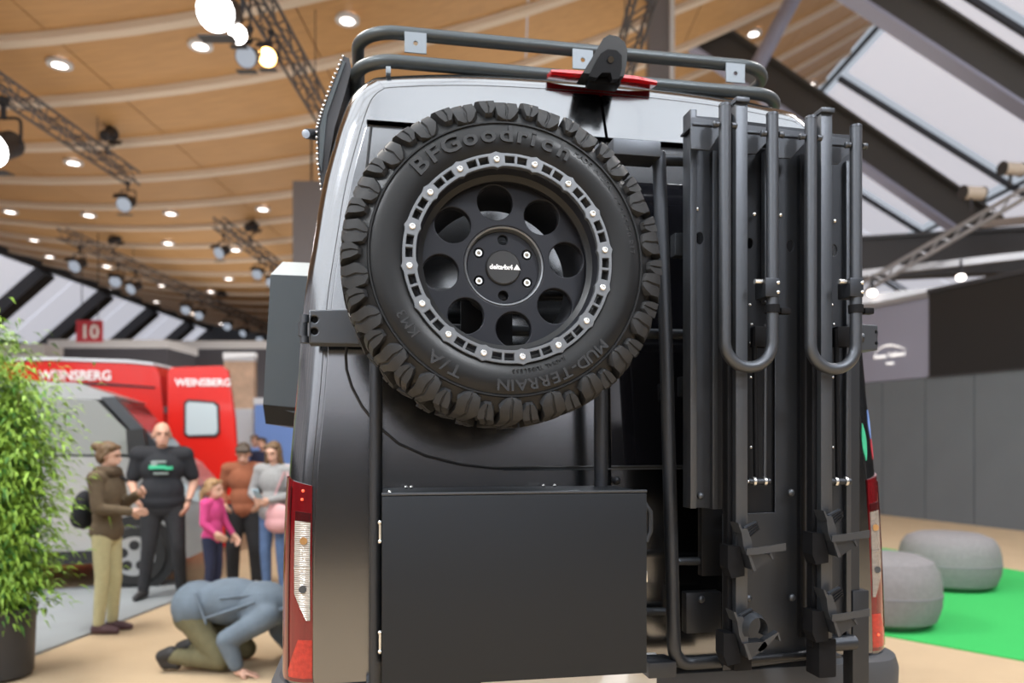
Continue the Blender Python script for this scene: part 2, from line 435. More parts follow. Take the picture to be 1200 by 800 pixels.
# right: stand wall of the exhibition booth
pa, pb = hfloor(1034, 603), hfloor(1204, 622.5)
wdir = Vector((pb[0]-pa[0], pb[1]-pa[1])).normalized()
def wl(s, z, off=0):            # s metres along the stand wall from the photo's left end, off towards the viewer
    nx, ny = wdir.y, -wdir.x
    if nx*0.5 + ny*0.9 > 0: nx, ny = -nx, -ny
    return hall(pa[0]+wdir.x*s+nx*off, pa[1]+wdir.y*s+ny*off, z)
def slab(b, s0, s1, z0, z1, o0, o1):
    v = [wl(s, z, o) for o in (o0, o1) for s, z in ((s0, z0), (s1, z0), (s1, z1), (s0, z1))]
    return b.ring([v[:4], v[4:]])
wr = bpy.data.objects.new('wall_stand', None); col.objects.link(wr); wr.location = wl(1.5, 0); st(wr, 'dark grey panelled stand wall behind the poufs')
for k in range(-6, 5):
    b = B(); slab(b, k*1.1+.012, (k+1)*1.1-.012, .0, 2.9, -.1, 0); b.mk('wall_panel', 'wall_panel', wr, sm=False)
b = B(); slab(b, -7, 6, 0, 2.88, -.2, -.11); b.mk('backing', 'trim_black', wr, sm=False)
def s_at(px):                   # wall position seen at a photo column
    lo, hi = -8, 8
    def f(s):
        p = Vector((pa[0]+wdir.x*s, pa[1]+wdir.y*s)); return 600+F*p.x/p.y
    for _ in range(40):
        m_ = (lo+hi)/2
        if f(m_) < px: lo = m_
        else: hi = m_
    return lo
s88 = s_at(1088)
fas = thing('lilac_fascia', wl(s88-1.5, 2.9), 'lilac grey upper wall board with illuminated logo beside dark screen', 'wall board')
b = B(); slab(b, -6.5, s88-.01, 2.92, 4.55, -.3, -.02); b.mk('board', 'wall_lilac', fas, sm=False)
b = B(); slab(b, -6.6, s88+.0, 4.55, 4.66, -.32, .03); b.mk('top_rail', 'alu', fas, sm=False)
def text_on_wall(txt, px, z, size, name, parent, m):
    me = text_mesh(txt, size, .02, bold=.0)
    s0 = s_at(px); xa = (wl(1, 0)-wl(0, 0)).normalized(); o0 = wl(s0, z, .0)
    n = xa.cross(Vector((0, 0, 1)))
    M = Matrix((( xa.x, 0, n.x, o0.x), (xa.y, 0, n.y, o0.y), (0, 1, 0, o0.z), (0, 0, 0, 1)))
    me.transform(M); return mkobj(name, me, m, parent, sm=False)
mat('logo_lit', (1, 1, 1), .4, emit=((1, .96, .92), .55))
text_on_wall('Knaus Tabbert', 1042, 3.42, .14, 'logo_lettering', fas, 'logo_lit')
text_on_wall('lounge', 1043, 3.27, .075, 'logo_subtitle', fas, 'logo_lit')
b = B(); s0 = s_at(1043)
b.tube([wl(s0+(-.42+.84*k/12), 3.54+.14*math.sin(PI*(k/12)**.8), .0) for k in range(13)], [.004+.018*math.sin(PI*k/12) for k in range(13)], 6); b.mk('logo_swoosh', 'logo_lit', fas)
sc_ = thing('dark_screen', wl(s88+1, 2.9), 'large black video screen above the grey stand wall', 'screen')
b = B(); slab(b, s88+.03, 6, 2.93, 4.62, -.2, .02); b.mk('screen_panel', 'screen_dark', sc_, sm=False)
b = B(); slab(b, s88+.0, 6, 4.62, 4.70, -.25, .05); b.mk('top_frame', 'steel_dark', sc_, sm=False)
b = B(); slab(b, s88, 6, 2.9, 2.93, -.2, .04); b.mk('bottom_frame', 'steel_dark', sc_, sm=False)

# dark rigging over the stand (bars, diagonal truss, lamps)
def bar(name, p0, p1, r_, m, label, cat='beam'):
    o = thing(name, p0, label, cat); b = B(); beam(b, p0, p1, r_*2, r_*2); b.mk('profile', m, o, sm=False)
    for e, f in ((p0, p1), (p1, p0)):
        b = B(); e, f = Vector(e), Vector(f); t = (f-e).normalized(); beam(b, e-t*.02, e+t*.06, r_*2.5, r_*2.5); b.mk('end_plate', 'steel_dark', o, sm=False)
bar('rigging_bar', hp(1004, 352, 17.5), hp(1230, 328, 15.5), .10, 'alu', 'pale horizontal bar just above the dark screen')
bar('rigging_bar', hp(1000, 322, 20), hp(1230, 296, 18), .08, 'alu', 'middle pale rigging bar over the stand wall')
bar('rigging_bar', hp(1150, 263, 20), hp(1230, 255, 18), .09, 'alu', 'highest pale rigging bar at the right edge')
r = thing('dark_bulkhead', hp(1120, 300, 22), 'dark overhead bulkhead above the stand', 'bulkhead')
b = B(); beam(b, hp(990, 305, 23), hp(1260, 290, 21), .5, 1.25); b.mk('panel', 'wall_far', r, sm=False)
b = B(); beam(b, hp(990, 282, 22.9), hp(1260, 266, 20.9), .56, .1); b.mk('rail', 'steel_dark', r, sm=False)
# ================================================================== THE CAMPER VAN
def lean(z): return .05*(z-1.0) if z < 2.6 else .08+.25*(z-2.6)
half = [(.955, .50), (.985, .75), (.99, 1.2), (.981, 1.525), (.958, 1.80), (.939, 2.06), (.912, 2.25), (.885, 2.42), (.847, 2.575), (.814, 2.69), (.788, 2.742), (.748, 2.782), (.685, 2.808), (.4, 2.842), (0, 2.855)]
def catmull(pts, n=4):
    out = []
    for i in range(len(pts)-1):
        p = [Vector(pts[max(i-1, 0)]), Vector(pts[i]), Vector(pts[i+1]), Vector(pts[min(i+2, len(pts)-1)])]
        for k in range(n):
            t = k/n
            out.append(.5*((2*p[1])+(-p[0]+p[2])*t+(2*p[0]-5*p[1]+4*p[2]-p[3])*t*t+(-p[0]+3*p[1]-3*p[2]+p[3])*t**3))
    out.append(Vector(pts[-1])); return out
hs = catmull(half, 4)
outline = hs + [Vector((-p.x, p.y)) for p in hs[-2::-1]]           # right bottom -> top -> left bottom
def normals(pl):
    ns = []
    for i, p in enumerate(pl):
        a = pl[max(i-1, 0)]; c = pl[min(i+1, len(pl)-1)]; t = (c-a).normalized(); ns.append(Vector((t.y, -t.x)))
    return ns
onorm = normals(outline)                                              # points outwards
def inset(i): return [p - n*i for p, n in zip(outline, onorm)]
RC = .092
van = thing('camper_van', (0, 1.2, 0), 'dark grey metallic high-roof camper van seen from behind', 'van')
def shell_ring(i, y, lw=1.0): return [Vector((p.x, y + lean(p.y)*lw, p.y)) for p in inset(i)]
rings = []
for k in range(9):
    ph = PI/2*k/8; rings.append(shell_ring(RC*(1-math.sin(ph)), RC*(1-math.cos(ph))))
rings += [shell_ring(0, .35), shell_ring(0, 1.2, .5), shell_ring(0, 3.5, 0), shell_ring(.02, 4.6, 0)]
b = B(); b.ring(rings, closed=False, caps=False)
b.mk('body_shell', 'paint', van)
# rear frame behind the doors and floor
b = B(); bp = [Vector((p.x, p.y)) for p in inset(RC-.004)]
b.ring([[Vector((p.x, .022+lean(p.y), p.y)) for p in bp], [Vector((p.x, .10+lean(p.y), p.y)) for p in bp]]); b.mk('door_frame', 'rubber_seal', van, sm=False)
b = B(); b.box((0, 2.4, .62), (1.9, 4.5, .16), .03); b.mk('underbody', 'plastic_black', van)
# wheels under the van
for sx in (-1, 1):
    for yy in (1.15, 4.3):
        b = B(); prof = [(.20, -.12), (.36, -.13), (.405, -.1), (.41, 0), (.405, .1), (.36, .13), (.20, .12)]
        seg = 32; rr = [[Vector((sx*.83+h, yy+r_*math.cos(2*PI*k/seg), .41+r_*math.sin(2*PI*k/seg))) for k in range(seg)] for r_, h in prof]
        b.ring(rr); b.mk('wheel', 'tyre_far', van)
# front end: cab nose (unseen from behind but part of the vehicle)
b = B()
b.ring([[Vector((x, y, z)) for y, z in ((4.5, .55), (5.6, .55), (5.75, 1.0), (5.5, 1.25), (4.9, 2.2), (4.5, 2.7))] for x in (-.96, .96)]); b.mk('cab_nose', 'paint', van, sm=False)

# --- doors
ZB = .93                         # lower edge of the doors
ZC = 2.60                        # crease below the header
DI = .088                        # inset of the door gap from the silhouette
din = inset(DI)
def door_side(zlo, zhi, side, extra=0):
    pl = [p for p in inset(DI+extra)]
    h_ = [p for p in pl if p.x*side > 0]
    h_ = sorted(h_, key=lambda p: p.y)
    out = []
    def xat(z):
        for a, c in zip(h_, h_[1:]):
            if a.y <= z <= c.y: return a.x+(c.x-a.x)*(z-a.y)/max(c.y-a.y, 1e-6)
        return h_[-1].x
    out.append((xat(zlo), zlo)); out += [(p.x, p.y) for p in h_ if zlo+.01 < p.y < zhi-.005]; 
    if zhi < 2.7: out.append((xat(zhi), zhi))
    return out, xat
GAP = .005
for side in (-1, 1):
    low, xat = door_side(ZB, ZC-.004, side)
    # lower skin of the door
    lp = low + [(side*GAP, ZC-.004), (side*GAP, ZB)]
    d = plate('door', [lp], .014, .026, 'paint', van, .004, lean)
    tag(d, 'left rear door' if side < 0 else 'right rear door')
    # header above the crease
    pts, _ = door_side(ZC, 2.9, side)
    top = max(p[1] for p in pts)
    hd = pts + [(side*GAP, top), (side*GAP, ZC)]
    b = B()
    # header skin: rows from the crease up, bulging out at the bottom
    rows = []
    NR = 8
    def xmax(z):
        c = [p for p in inset(DI) if p.x*side > 0]; c.sort(key=lambda p: p.y)
        for a, e in zip(c, c[1:]):
            if a.y <= z <= e.y: return a.x+(e.x-a.x)*(z-a.y)/max(e.y-a.y, 1e-6)
        return c[-1].x
    for r_ in range(NR+1):
        z = ZC + (top-.004-ZC)*r_/NR
        xm = xmax(z); row = []
        for k in range(17):
            x = side*GAP + (xm-side*GAP)*k/16
            zz = min(z, 9); bul = .022*(1-(r_/NR))**1.2
            row.append(Vector((x, lean(zz)-.014-bul, zz)))
        rows.append(row)
    back = [[Vector((p.x, .03+lean(p.z), p.z)) for p in row] for row in rows]
    b.ring(rows, False, False)
    b.ring([rows[0], [Vector((p.x, p.y+.05, p.z+.002)) for p in rows[0]]], False, False)
    b.ring([[r_[0] for r_ in rows], [r_[0] for r_ in back]], False, False)
    b.ring([[r_[-1] for r_ in rows], [r_[-1] for r_ in back]], False, False)
    b.ring([rows[-1], back[-1]], False, False)
    h = b.mk('door_header', 'paint', d)
    # window panel
    Yw = -.012
    if side < 0:
        wp = ppoly([(405, 415), (406, 432), (412, 452), (424, 475), (442, 498), (468, 520), (500, 534), (540, 544), (580, 548.5)], 0)
        wp = [(x, z) for x, z in wp] + [(-GAP-.0, 1.555), (-GAP, 2.585), (-.735, 2.585)]
    else:
        wp = [(GAP, 1.555), (.60, 1.555), (.70, 1.60), (.77, 1.70), (.81, 1.86), (.81, 1.93), (.735, 2.47), (GAP, 2.47)]
    pnl = plate('window_panel', [wp], Yw, .005, 'paint' if side < 0 else 'glass_black', d, .0015, lean)
    sp = [Vector((x, Yw+lean(z)-.004, z)) for x, z in wp]
    sp = sp[:-2] if side < 0 else sp[:-1]
    if side < 0: sp = [Vector((-.735, Yw+lean(2.585)-.004, 2.585))] + sp
    b = B(); b.tube(sp, .0045, 8); b.mk('window_seal', 'rubber_seal', d)
# fine bright lower trim line along the window base
b = B(); b.tube([Vector((-.34, -.018+lean(1.55), 1.548)), Vector((.62, -.018+lean(1.55), 1.548))], .0022, 6); b.mk('trim_line', 'powder_grey', van)
# gap strip between the doors
b = B(); b.box((0, .012+lean(1.7), 1.75), (.012, .02, 1.62), 0); b.mk('centre_seal', 'rubber_seal', van)
# roof gutter beading
b = B(); pl = inset(DI-.012); b.tube([Vector((p.x, .003+lean(p.y)+.002, p.y)) for p in pl if p.y > 1.0], .004, 6); b.mk('door_gap_seal', 'rubber_seal', van)

mat('lamp_bulb', (.42, .22, .08), .3)
# --- tail lamps, wrapped round the corners
def corner(z, ph, off, side):
    i = RC*(1-math.sin(ph)) - off*math.sin(ph); y = RC*(1-math.cos(ph)) - off*math.cos(ph)
    zz = z; c = sorted([p for p in hs], key=lambda p: p.y); x = c[-1].x
    for a, e in zip(c, c[1:]):
        if a.y <= zz <= e.y: x = a.x+(e.x-a.x)*(zz-a.y)/max(e.y-a.y, 1e-6); break
    return Vector((side*(x-i), y+lean(z), z))
def corner_patch(name, zs, phf, off, m, parent, side, nph=8, thick=.012):
    b = B(); rows = []; rows2 = []
    for z in zs:
        p0, p1 = phf(z); f = max(0, (z-1.3)/.23)
        def zz(k): return z - .028*f*(1-(p0+(p1-p0)*k/nph)/1.45)
        rows.append([corner(zz(k), p0+(p1-p0)*k/nph, off, side) for k in range(nph+1)]); rows2.append([corner(zz(k), p0+(p1-p0)*k/nph, off-thick, side) for k in range(nph+1)])
    b.ring(rows, False, False); b.ring(rows2, False, False)
    b.ring([rows[0], rows2[0]], False, False); b.ring([rows[-1], rows2[-1]], False, False)
    for k in (0, -1): b.ring([[r[k] for r in rows], [r[k] for r in rows2]], False, False)
    return b.mk(name, m, parent)
ZL0, ZL1 = .937, 1.53
def lin(z, tab):
    for (a, va), (c, vc) in zip(tab, tab[1:]):
        if a <= z <= c: return va+(vc-va)*(z-a)/(c-a)
    return tab[0][1] if z < tab[0][0] else tab[-1][1]
for side in (-1, 1):
    zs = [ZL0+(ZL1-ZL0)*k/24 for k in range(25)]
    in_tab = [(ZL0, .02), (1.2, .06), (1.35, .1), (ZL1, .16)]
    tl = corner_patch('tail_lamp', zs, lambda z: (lin(z, in_tab), 1.45), .006, 'lamp_red', van, side)
    tag(tl, 'red wraparound tail lamp, left' if side < 0 else 'red wraparound tail lamp, right')
    zc = [1.115+(1.41-1.115)*k/12 for k in range(13)]
    clear = corner_patch('clear_lens', zc, lambda z: (lin(z, [(1.115, .12), (1.2, .13), (1.41, .16)]), lin(z, [(1.115, .24), (1.19, .62), (1.41, .66)])), .0085, 'lamp_clear', tl, side, 6, .004)
    corner_patch('lens_divider', [1.262, 1.270], lambda z: (.13, .64), .0095, 'lamp_clear', tl, side, 6, .002)
    corner_patch('lamp_bezel', [1.41+.03*k/3 for k in range(4)], lambda z: (.16, .66), .0082, 'lamp_red_dark', tl, side, 6, .003)
    corner_patch('reflector', [ZL0+.012+.11*k/6 for k in range(7)], lambda z: (.06, lin(z, [(ZL0, 1.0), (1.09, .35)])), .0085, 'lamp_orange', tl, side, 6, .003)
    corner_patch('lamp_rim', [ZL0+.01+(ZL1-ZL0-.03)*k/16 for k in range(17)], lambda z: (.86, .93), .0085, 'lamp_red_dark', tl, side, 3, .003)
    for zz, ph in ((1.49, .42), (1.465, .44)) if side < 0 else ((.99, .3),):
        p = corner(zz, ph, .009, side); b = B(); b.sph(p, .0042); b.mk('glint_bead', 'glint_glow', tl)  # small glowing beads stand in for glints on the tail lamp
    for zz in (1.345, 1.205):
        p = corner(zz, .34, .009, side); b = B(); b.cyl(p, p+Vector((0, -.004, 0)), .011, seg=16); b.mk('bulb', 'lamp_bulb' if zz > 1.3 else 'plastic_grey', tl)
# --- bumper
b = B()
ycs = []
prof = [(-.02, .925), (-.055, .915), (-.065, .88), (-.06, .72), (-.03, .60), (.05, .56)]
def bump_path(dy):
    pts = []
    for k in range(9): 
        a = PI/2*k/8; pts.append((-(1.0-.12+ (.12-dy*.6)*math.cos(a)) , .14-(.14)*math.sin(a)+dy*math.sin(a)))
    return pts
rows = []
for dy, z in prof:
    hw = 1.0 - dy*.55
    path = []
    for k in range(9):
        a = PI/2*k/8; path.append((-(hw-.14)-.14*math.cos(a), dy+.16*(1-math.sin(a))))
    path = [(-hw, .5)] + path + [(-x, y) for x, y in path[::-1]] + [(hw, .5)]
    rows.append([Vector((x, y, z)) for x, y in path])
b.ring(rows, False, False); b.ring([rows[0], [Vector((p.x*.93, p.y+.09, p.z+.0)) for p in rows[0]]], False, False)
b.mk('bumper', 'plastic_grey', van)
b = B(); b.box((0, -.02, .945), (1.5, .1, .012), .004); b.mk('step_plate', 'powder_grey', van)
b = B(); b.box((-.15, -.075, .93), (.54, .012, .12), .003); b.mk('number_plate', 'white_print', van)
for px, py in ((1030, 778), (1030, 788)):
    b = B(); p = P(px, py, .02); b.cyl(p+Vector((0, .02, 0)), p+Vector((0, -.03, 0)), .012); b.mk('bumper_bolt', 'plastic_black', van)
# --- third brake light and rear camera
bl = B(); pts = [P(645, 86, .10), P(668, 87.5, .09), P(707, 90.5, .085), P(745, 94.5, .09), P(768, 99, .10)]
for k in range(3): pass
rows = []
for p, hgt in zip(pts, (.007, .011, .011, .011, .007)):
    rows.append([p+Vector((0, dy, dz)) for dy, dz in ((.05, .012-hgt), (-.008, -hgt), (-.018, -hgt*.3), (-.012, hgt*.9), (.05, hgt+.012))])
bl.ring(rows); brk = bl.mk('brake_light', 'brake_red', van)
pc = P(707, 91, .05)
b = B(); b.box(pc+Vector((0, .005, -.018)), (.105, .05, .022), .009, seg=3); b.mk('camera_base', 'plastic_black', brk)
mat('plastic_dark', (.02, .02, .021), .4, spec=.2)
cm = B()
hood = ppoly([(680, 90), (690, 74), (697, 62), (704, 50), (711, 46), (721, 48), (729, 55), (732, 64), (731, 80), (728, 94), (716, 95), (714, 87), (705, 87), (699, 93)], .04)
cm.prism(hood, .09, .012); hoodo = cm.mk('camera_hood', 'plastic_dark', van, sm=False)
b = B(); pp = ppoly([(690, 90), (697, 76), (703, 64), (712, 58.5), (722, 60), (728, 66), (728, 82), (725, 93), (717, 94), (715, 86), (705, 86), (699, 92)], .0); b.prism(pp, .02, -.006); b.mk('camera_body', 'plastic_black', hoodo, sm=False)
p = P(715, 70, -.004); b = B(); b.cyl(p, p+Vector((0, -.008, -.003)), .010); b.mk('camera_lens', 'glass_black', hoodo)
# --- flared side pod on the left flank
px0, px1 = X(307, .62), -.90
zt0, zb0 = P(330, 322, .62).z, P(330, 474, .62).z
pod = [(.62, px0)]
b = B()
secs = []
for y, sc in ((.62, 1), (1.9, 1)):
    secs.append([Vector((px1, y, zb0-.06)), Vector((px0+.004, y, zb0)), Vector((px0+.03, y, zt0)), Vector((px1, y, zt0))])
b.ring(secs); podo = b.mk('side_pod', 'pod_grey', van, sm=False)
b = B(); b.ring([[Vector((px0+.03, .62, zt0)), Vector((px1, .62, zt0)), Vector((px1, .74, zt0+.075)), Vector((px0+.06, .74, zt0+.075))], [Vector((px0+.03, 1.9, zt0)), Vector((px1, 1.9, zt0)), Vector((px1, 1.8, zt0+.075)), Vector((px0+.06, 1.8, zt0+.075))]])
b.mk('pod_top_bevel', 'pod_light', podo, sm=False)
b = B(); b.ring([[Vector((px0+.004, .615, zb0)), Vector((px1, .615, zb0-.02)), Vector((px1, .64, zb0-.09)), Vector((px0+.01, .64, zb0-.07))], [Vector((px0+.004, 1.9, zb0)), Vector((px1, 1.9, zb0)), Vector((px1, 1.9, zb0-.09)), Vector((px0+.01, 1.9, zb0-.07))]])
b.mk('pod_lower_edge', 'powder_black', podo, sm=False)
# --- stickers at the right corner
for name_, m, z0_, z1_, pa_, pb_ in (('sticker', 'print_green', 1.60, 1.74, .12, .34), ('sticker', 'banner_blue', 1.665, 1.77, .62, .85), ('sticker', 'sign_red', 1.59, 1.665, .66, .85)):
    corner_patch(name_, [z0_+(z1_-z0_)*k/8 for k in range(9)], lambda z: ((pa_+pb_)/2-(pb_-pa_)/2*math.sin(PI*min(1, max(.03, (z-z0_)/(z1_-z0_)*.94+.03))), (pa_+pb_)/2+(pb_-pa_)/2*math.sin(PI*min(1, max(.03, (z-z0_)/(z1_-z0_)*.94+.03)))), .002, m, van, 1, 4, .002)

# ================================================================== ROOF RACK
rr_ = thing('roof_rack', (0, .4, 2.85), 'grey tubular roof rack with two rear loops on the van roof', 'roof rack')
for zz, y0, xa, xb, nm in ((P(450, 37, .26).z, .26, X(419, .3), X(902, .3), 'upper_rail'), (P(450, 71, .20).z, .20, X(417, .3), X(907, .3), 'lower_rail')):
    pts = fillet([(xa, 3.2, zz-.02), (xa, y0, zz), (xb, y0, zz), (xb, 3.2, zz-.02)], .13, 10)
    b = B(); b.tube(pts, .0215, 16); b.mk(nm, 'rack_tube', rr_)
for px, py in ((487, 50), (683, 69.5), (714, 72), (862, 85.5)):
    if px == 714: continue
    c = P(px, py, .235); hx, hz = .036, .034
    lp = [(c.x-hx, c.z-hz), (c.x+hx, c.z-hz), (c.x+hx, c.z+hz), (c.x-hx, c.z+hz)]
    plate('rack_tab', [lp, circ(c.x, c.z-.002, .0075, 16)], .24, .006, 'rack_tab', rr_, .001)
for yy in (.5, 1.3, 2.1):
    for sx in (-.70, .70):
        b = B(); b.box((sx, yy, 2.83), (.05, .09, .1), .006); b.mk('rack_foot', 'rack_tube', rr_)
for yy in (.9, 1.6, 2.3):
    b = B(); b.box((0, yy, 2.885), (1.5, .06, .03), .005); b.mk('cross_bar', 'rack_tube', rr_)
for px, py in ((455, 84),):
    c = P(px, py, .16); b = B(); b.box(c, (.016, .03, .022), .003); b.mk('rack_clip', 'rack_tab', rr_)
mat('rivet_metal', (.45, .45, .45), .25, 1)
# shield with rivets hanging off the left side of the rack
SY = .30
sh = ppoly([(403, 66), (409, 68), (412, 82), (404, 110), (392, 150), (382, 205), (377, 222), (373, 190), (372, 152), (379, 128), (390, 98)], SY)
b = B(); b.prism(sh, SY, 2.4); sho = b.mk('side_shield', 'steel_dark', rr_, sm=False)
sh2 = ppoly([(402, 71), (405, 72), (383, 135), (377, 200), (374, 190), (375, 150), (380, 128)], SY-.012); b = B(); b.prism(sh2, SY-.012, SY+.02); b.mk('shield_ridge', 'rack_tube', sho, sm=False)
path = [P(x, y, SY-.01) for x, y in ((402, 66), (389, 96), (378, 127), (371, 151), (372, 188), (376.5, 222))]
for k in range(30):
    f = k/29*(len(path)-1); i = min(int(f), len(path)-2); p = path[i].lerp(path[i+1], f-i)
    b = B() if k == 0 else None
    if k == 0: b.sph((0, 0, 0), .0052, 8, 6); rv = b.mk('rivet', 'rivet_metal', sho, center=False); 
    else: rv = rv.copy(); col.objects.link(rv)
    rv.location = p
p = P(363, 154, SY); b = B(); b.cyl(p+Vector((.03, .05, .01)), p+Vector((-.01, -.01, -.012)), .02, .016, 14); lm = b.mk('side_lamp', 'powder_grey', sho)
b = B(); b.sph(p+Vector((-.011, -.012, -.013)), .0135, 10, 8); b.mk('side_lamp_lens', 'lens_cool', sho)
# ================================================================== SPARE WHEEL (local z points at the viewer)
WC = P(594.5, 308.5, -.451); WY = -.345
TILT = math.atan(.05)
sw = thing('spare_wheel', (WC.x, WY, WC.z), 'large off-road spare wheel with chunky tread and black beadlock rim', 'wheel')
sw.rotation_euler = (PI/2-TILT, 0, 0)
R = .402
b = B()
prof = [(.205, -.11), (.222, -.125), (.26, -.137), (.31, -.140), (.345, -.131), (.368, -.115), (.379, -.095), (.381, -.03), (.382, 0), (.381, .03), (.379, .092), (.368, .112), (.352, .122),
        (.338, .1290), (.3360, .1335), (.3325, .1335), (.3305, .1305), (.320, .1365), (.303, .1400), (.285, .1390), (.265, .1335), (.250, .126), (.238, .117), (.22, .10), (.205, .09)]
b.lathe(prof, 96); tyre = b.mk('tyre', 'rubber_wall', sw, True, center=False)
tag(tyre, 'black off-road tyre with raised sidewall lettering')
def lug(path, wid, sh, name, groove=.006):
    """path: (a outer, r outer, a base, r base); wid, sh: half-width and shift (arc length) at each station"""
    b = B(); rings = []
    for (ao, ro, ab, rb), w_, s_ in zip(path, wid, sh):
        def pt(a_, r_, t): th = t/R; return Vector((r_*math.sin(th), r_*math.cos(th), a_))
        g_ = groove; rings.append([pt(ab, rb, s_-w_*1.1), pt(ab, rb, s_+w_*1.1), pt(ao, ro, s_+w_), pt(ao, ro, s_+w_*.16), pt(ao-g_*.5, ro-g_*.6, s_+w_*.06), pt(ao-g_*.5, ro-g_*.6, s_-w_*.06), pt(ao, ro, s_-w_*.16), pt(ao, ro, s_-w_)])
    b.ring(rings); return b.mk(name, 'rubber', tyre, True, center=False)
pathS = [(.040, .401, .034, .376), (.098, .400, .088, .374), (.121, .389, .106, .362), (.1345, .367, .118, .352), (.1385, .350, .122, .340), (.1375, .340, .124, .334)]
N = 22
def ringcopy(o, n, a0=0):
    for k in range(1, n):
        c = o.copy(); col.objects.link(c); c.rotation_euler = (0, 0, a0-2*PI*k/n)
    o.rotation_euler = (0, 0, a0)
ringcopy(lug(pathS, (.019, .0225, .0285, .0305, .024, .010), (.010, .006, -.004, -.002, -.006, -.004), 'tread_block'), N)
o = lug([(.046, .400, .036, .376), (.104, .400, .090, .376), (.120, .394, .106, .366), (.130, .375, .114, .356), (.1335, .358, .118, .346)], (.014, .018, .0195, .0195, .009), (-.008, -.003, .004, .006, .004), 'tread_block'); ringcopy(o, N, -PI/N)
o = lug([(-.040, .400, -.036, .376), (-.098, .399, -.090, .376), (-.121, .386, -.106, .366), (-.1315, .366, -.118, .356)], (.016, .02, .022, .018), (0, .004, -.004, 0), 'tread_block'); ringcopy(o, N, .07)
o = lug([(-.034, .402, -.034, .376), (-.012, .402, -.010, .376), (.010, .402, .010, .376), (.034, .402, .034, .376)], (.012, .02, .016, .014), (-.012, -.004, .006, .014), 'centre_block'); ringcopy(o, N, .05)
o = lug([(-.034, .402, -.034, .376), (-.010, .402, -.010, .376), (.012, .402, .012, .376), (.034, .402, .034, .376)], (.010, .014, .018, .012), (.012, .004, -.006, -.014), 'centre_block'); ringcopy(o, N, .05+PI/N)
# small wedge marks below the lugs
b = B(); b.add([Vector((x, y, z)) for x, y, z in ((-.009, .350, .126), (.009, .350, .126), (.002, .341, .1355), (-.009, .356, .122), (.009, .356, .122))], [(0, 1, 2), (0, 3, 4, 1), (0, 2, 3), (1, 4, 2)])
wd = b.mk('sidewall_wedge', 'rubber', tyre, True, center=False, sm=False); ringcopy(wd, N, .04)
# lettering along the sidewall
def arc_text(txt, size, r, mid, zf, adv, name, m, depth=.005, bold=.0, wide=1.0):
    parts = []; n = len(txt); tot = sum(adv.get(ch, 1.0) for ch in txt)*size*.66*wide
    ang = mid + tot/r/2
    for ch in txt:
        wch = adv.get(ch, 1.0)*size*.66*wide; a = ang - wch/r/2; ang -= wch/r
        if ch == ' ': continue
        me = text_mesh(ch, size, depth, bold=bold); rr2 = r-size*.35
        M = Matrix.Rotation(a-PI/2, 4, 'Z') @ Matrix.Translation((0, rr2, zf)) @ Matrix.Diagonal((wide, 1, 1, 1)) @ Matrix.Rotation(math.radians(-0), 4, 'X')
        parts.append((me, M))
    return mkobj(name, join_meshes(parts), m, tyre, True, sm=False, center=False)
adv = {'i': .55, 'I': .55, 'r': .72, 'F': .9, 'G': 1.15, 'M': 1.25, 'W': 1.4, 'm': 1.3, '/': .7, '-': .7, ' ': .5, 'l': .5, '.': .5, '1': .8, 'd': .95}
arc_text('BFGoodrich', .055, .302, math.radians(99), .1395, {**adv, 'o': 1.0}, 'sidewall_lettering', 'rubber_text', .010, .0012, 1.28)
arc_text('MUD-TERRAIN', .038, .309, math.radians(292), .1370, adv, 'sidewall_lettering', 'rubber_text', .008, .0006, 1.15)
arc_text('T/A', .042, .306, math.radians(239), .1375, adv, 'sidewall_lettering', 'rubber_text', .008, .0006, 1.2)
arc_text('KM3', .034, .296, math.radians(214), .1385, adv, 'sidewall_lettering', 'rubber_text', .005)
arc_text('MADE IN USA', .020, .315, math.radians(47), .137, adv, 'sidewall_lettering', 'rubber_text', .005)
arc_text('LT 265/70 R17', .020, .310, math.radians(18), .137, adv, 'sidewall_lettering', 'rubber_text', .005)
arc_text('RADIAL TUBELESS', .015, .275, math.radians(285), .137, adv, 'sidewall_lettering', 'rubber_text', .005)
# rim barrel, disc with eight holes, ring, hub
b = B(); b.lathe([(.236, .112), (.231, .118), (.219, .118), (.212, .10), (.205, .065), (.196, .04), (.19, -.10), (.215, -.115), (.222, -.10)], 80)
rim = b.mk('rim', 'rim_black', sw, True, center=False)
hr, hc = .0435, .1565
holes = [circ(hc*math.cos(PI/8+PI/8+math.radians(8)+k*PI/4), hc*math.sin(PI/8+PI/8+math.radians(8)+k*PI/4), hr, 32) for k in range(8)]
me = curve_mesh([circ(0, 0, .2045, 80), circ(0, 0, .0985, 56)]+holes, .024, .0025)
me.transform(Matrix.Translation((0, 0, .040)))
disc = mkobj('rim_disc', me, 'rim_black', rim, True)
b = B(); b.lathe([(.1, .060), (.0965, .064), (.093, .062), (.090, .050), (.089, .030)], 56); b.mk('hub_ring', 'rim_ring', rim, True)
lugs_a = [math.radians(30+60*k) for k in range(6)]
me = curve_mesh([circ(0, 0, .0895, 56)]+[circ(.069*math.cos(a), .069*math.sin(a), .0125, 20) for a in lugs_a], .02, .0015); me.transform(Matrix.Translation((0, 0, .026)))
hub = mkobj('hub', me, 'rim_black', rim, True)
b = B(); b.lathe([(.0001, .0525), (.040, .0525), (.043, .050), (.044, .046)], 40); cap = b.mk('centre_cap', 'rim_dark', rim, True)
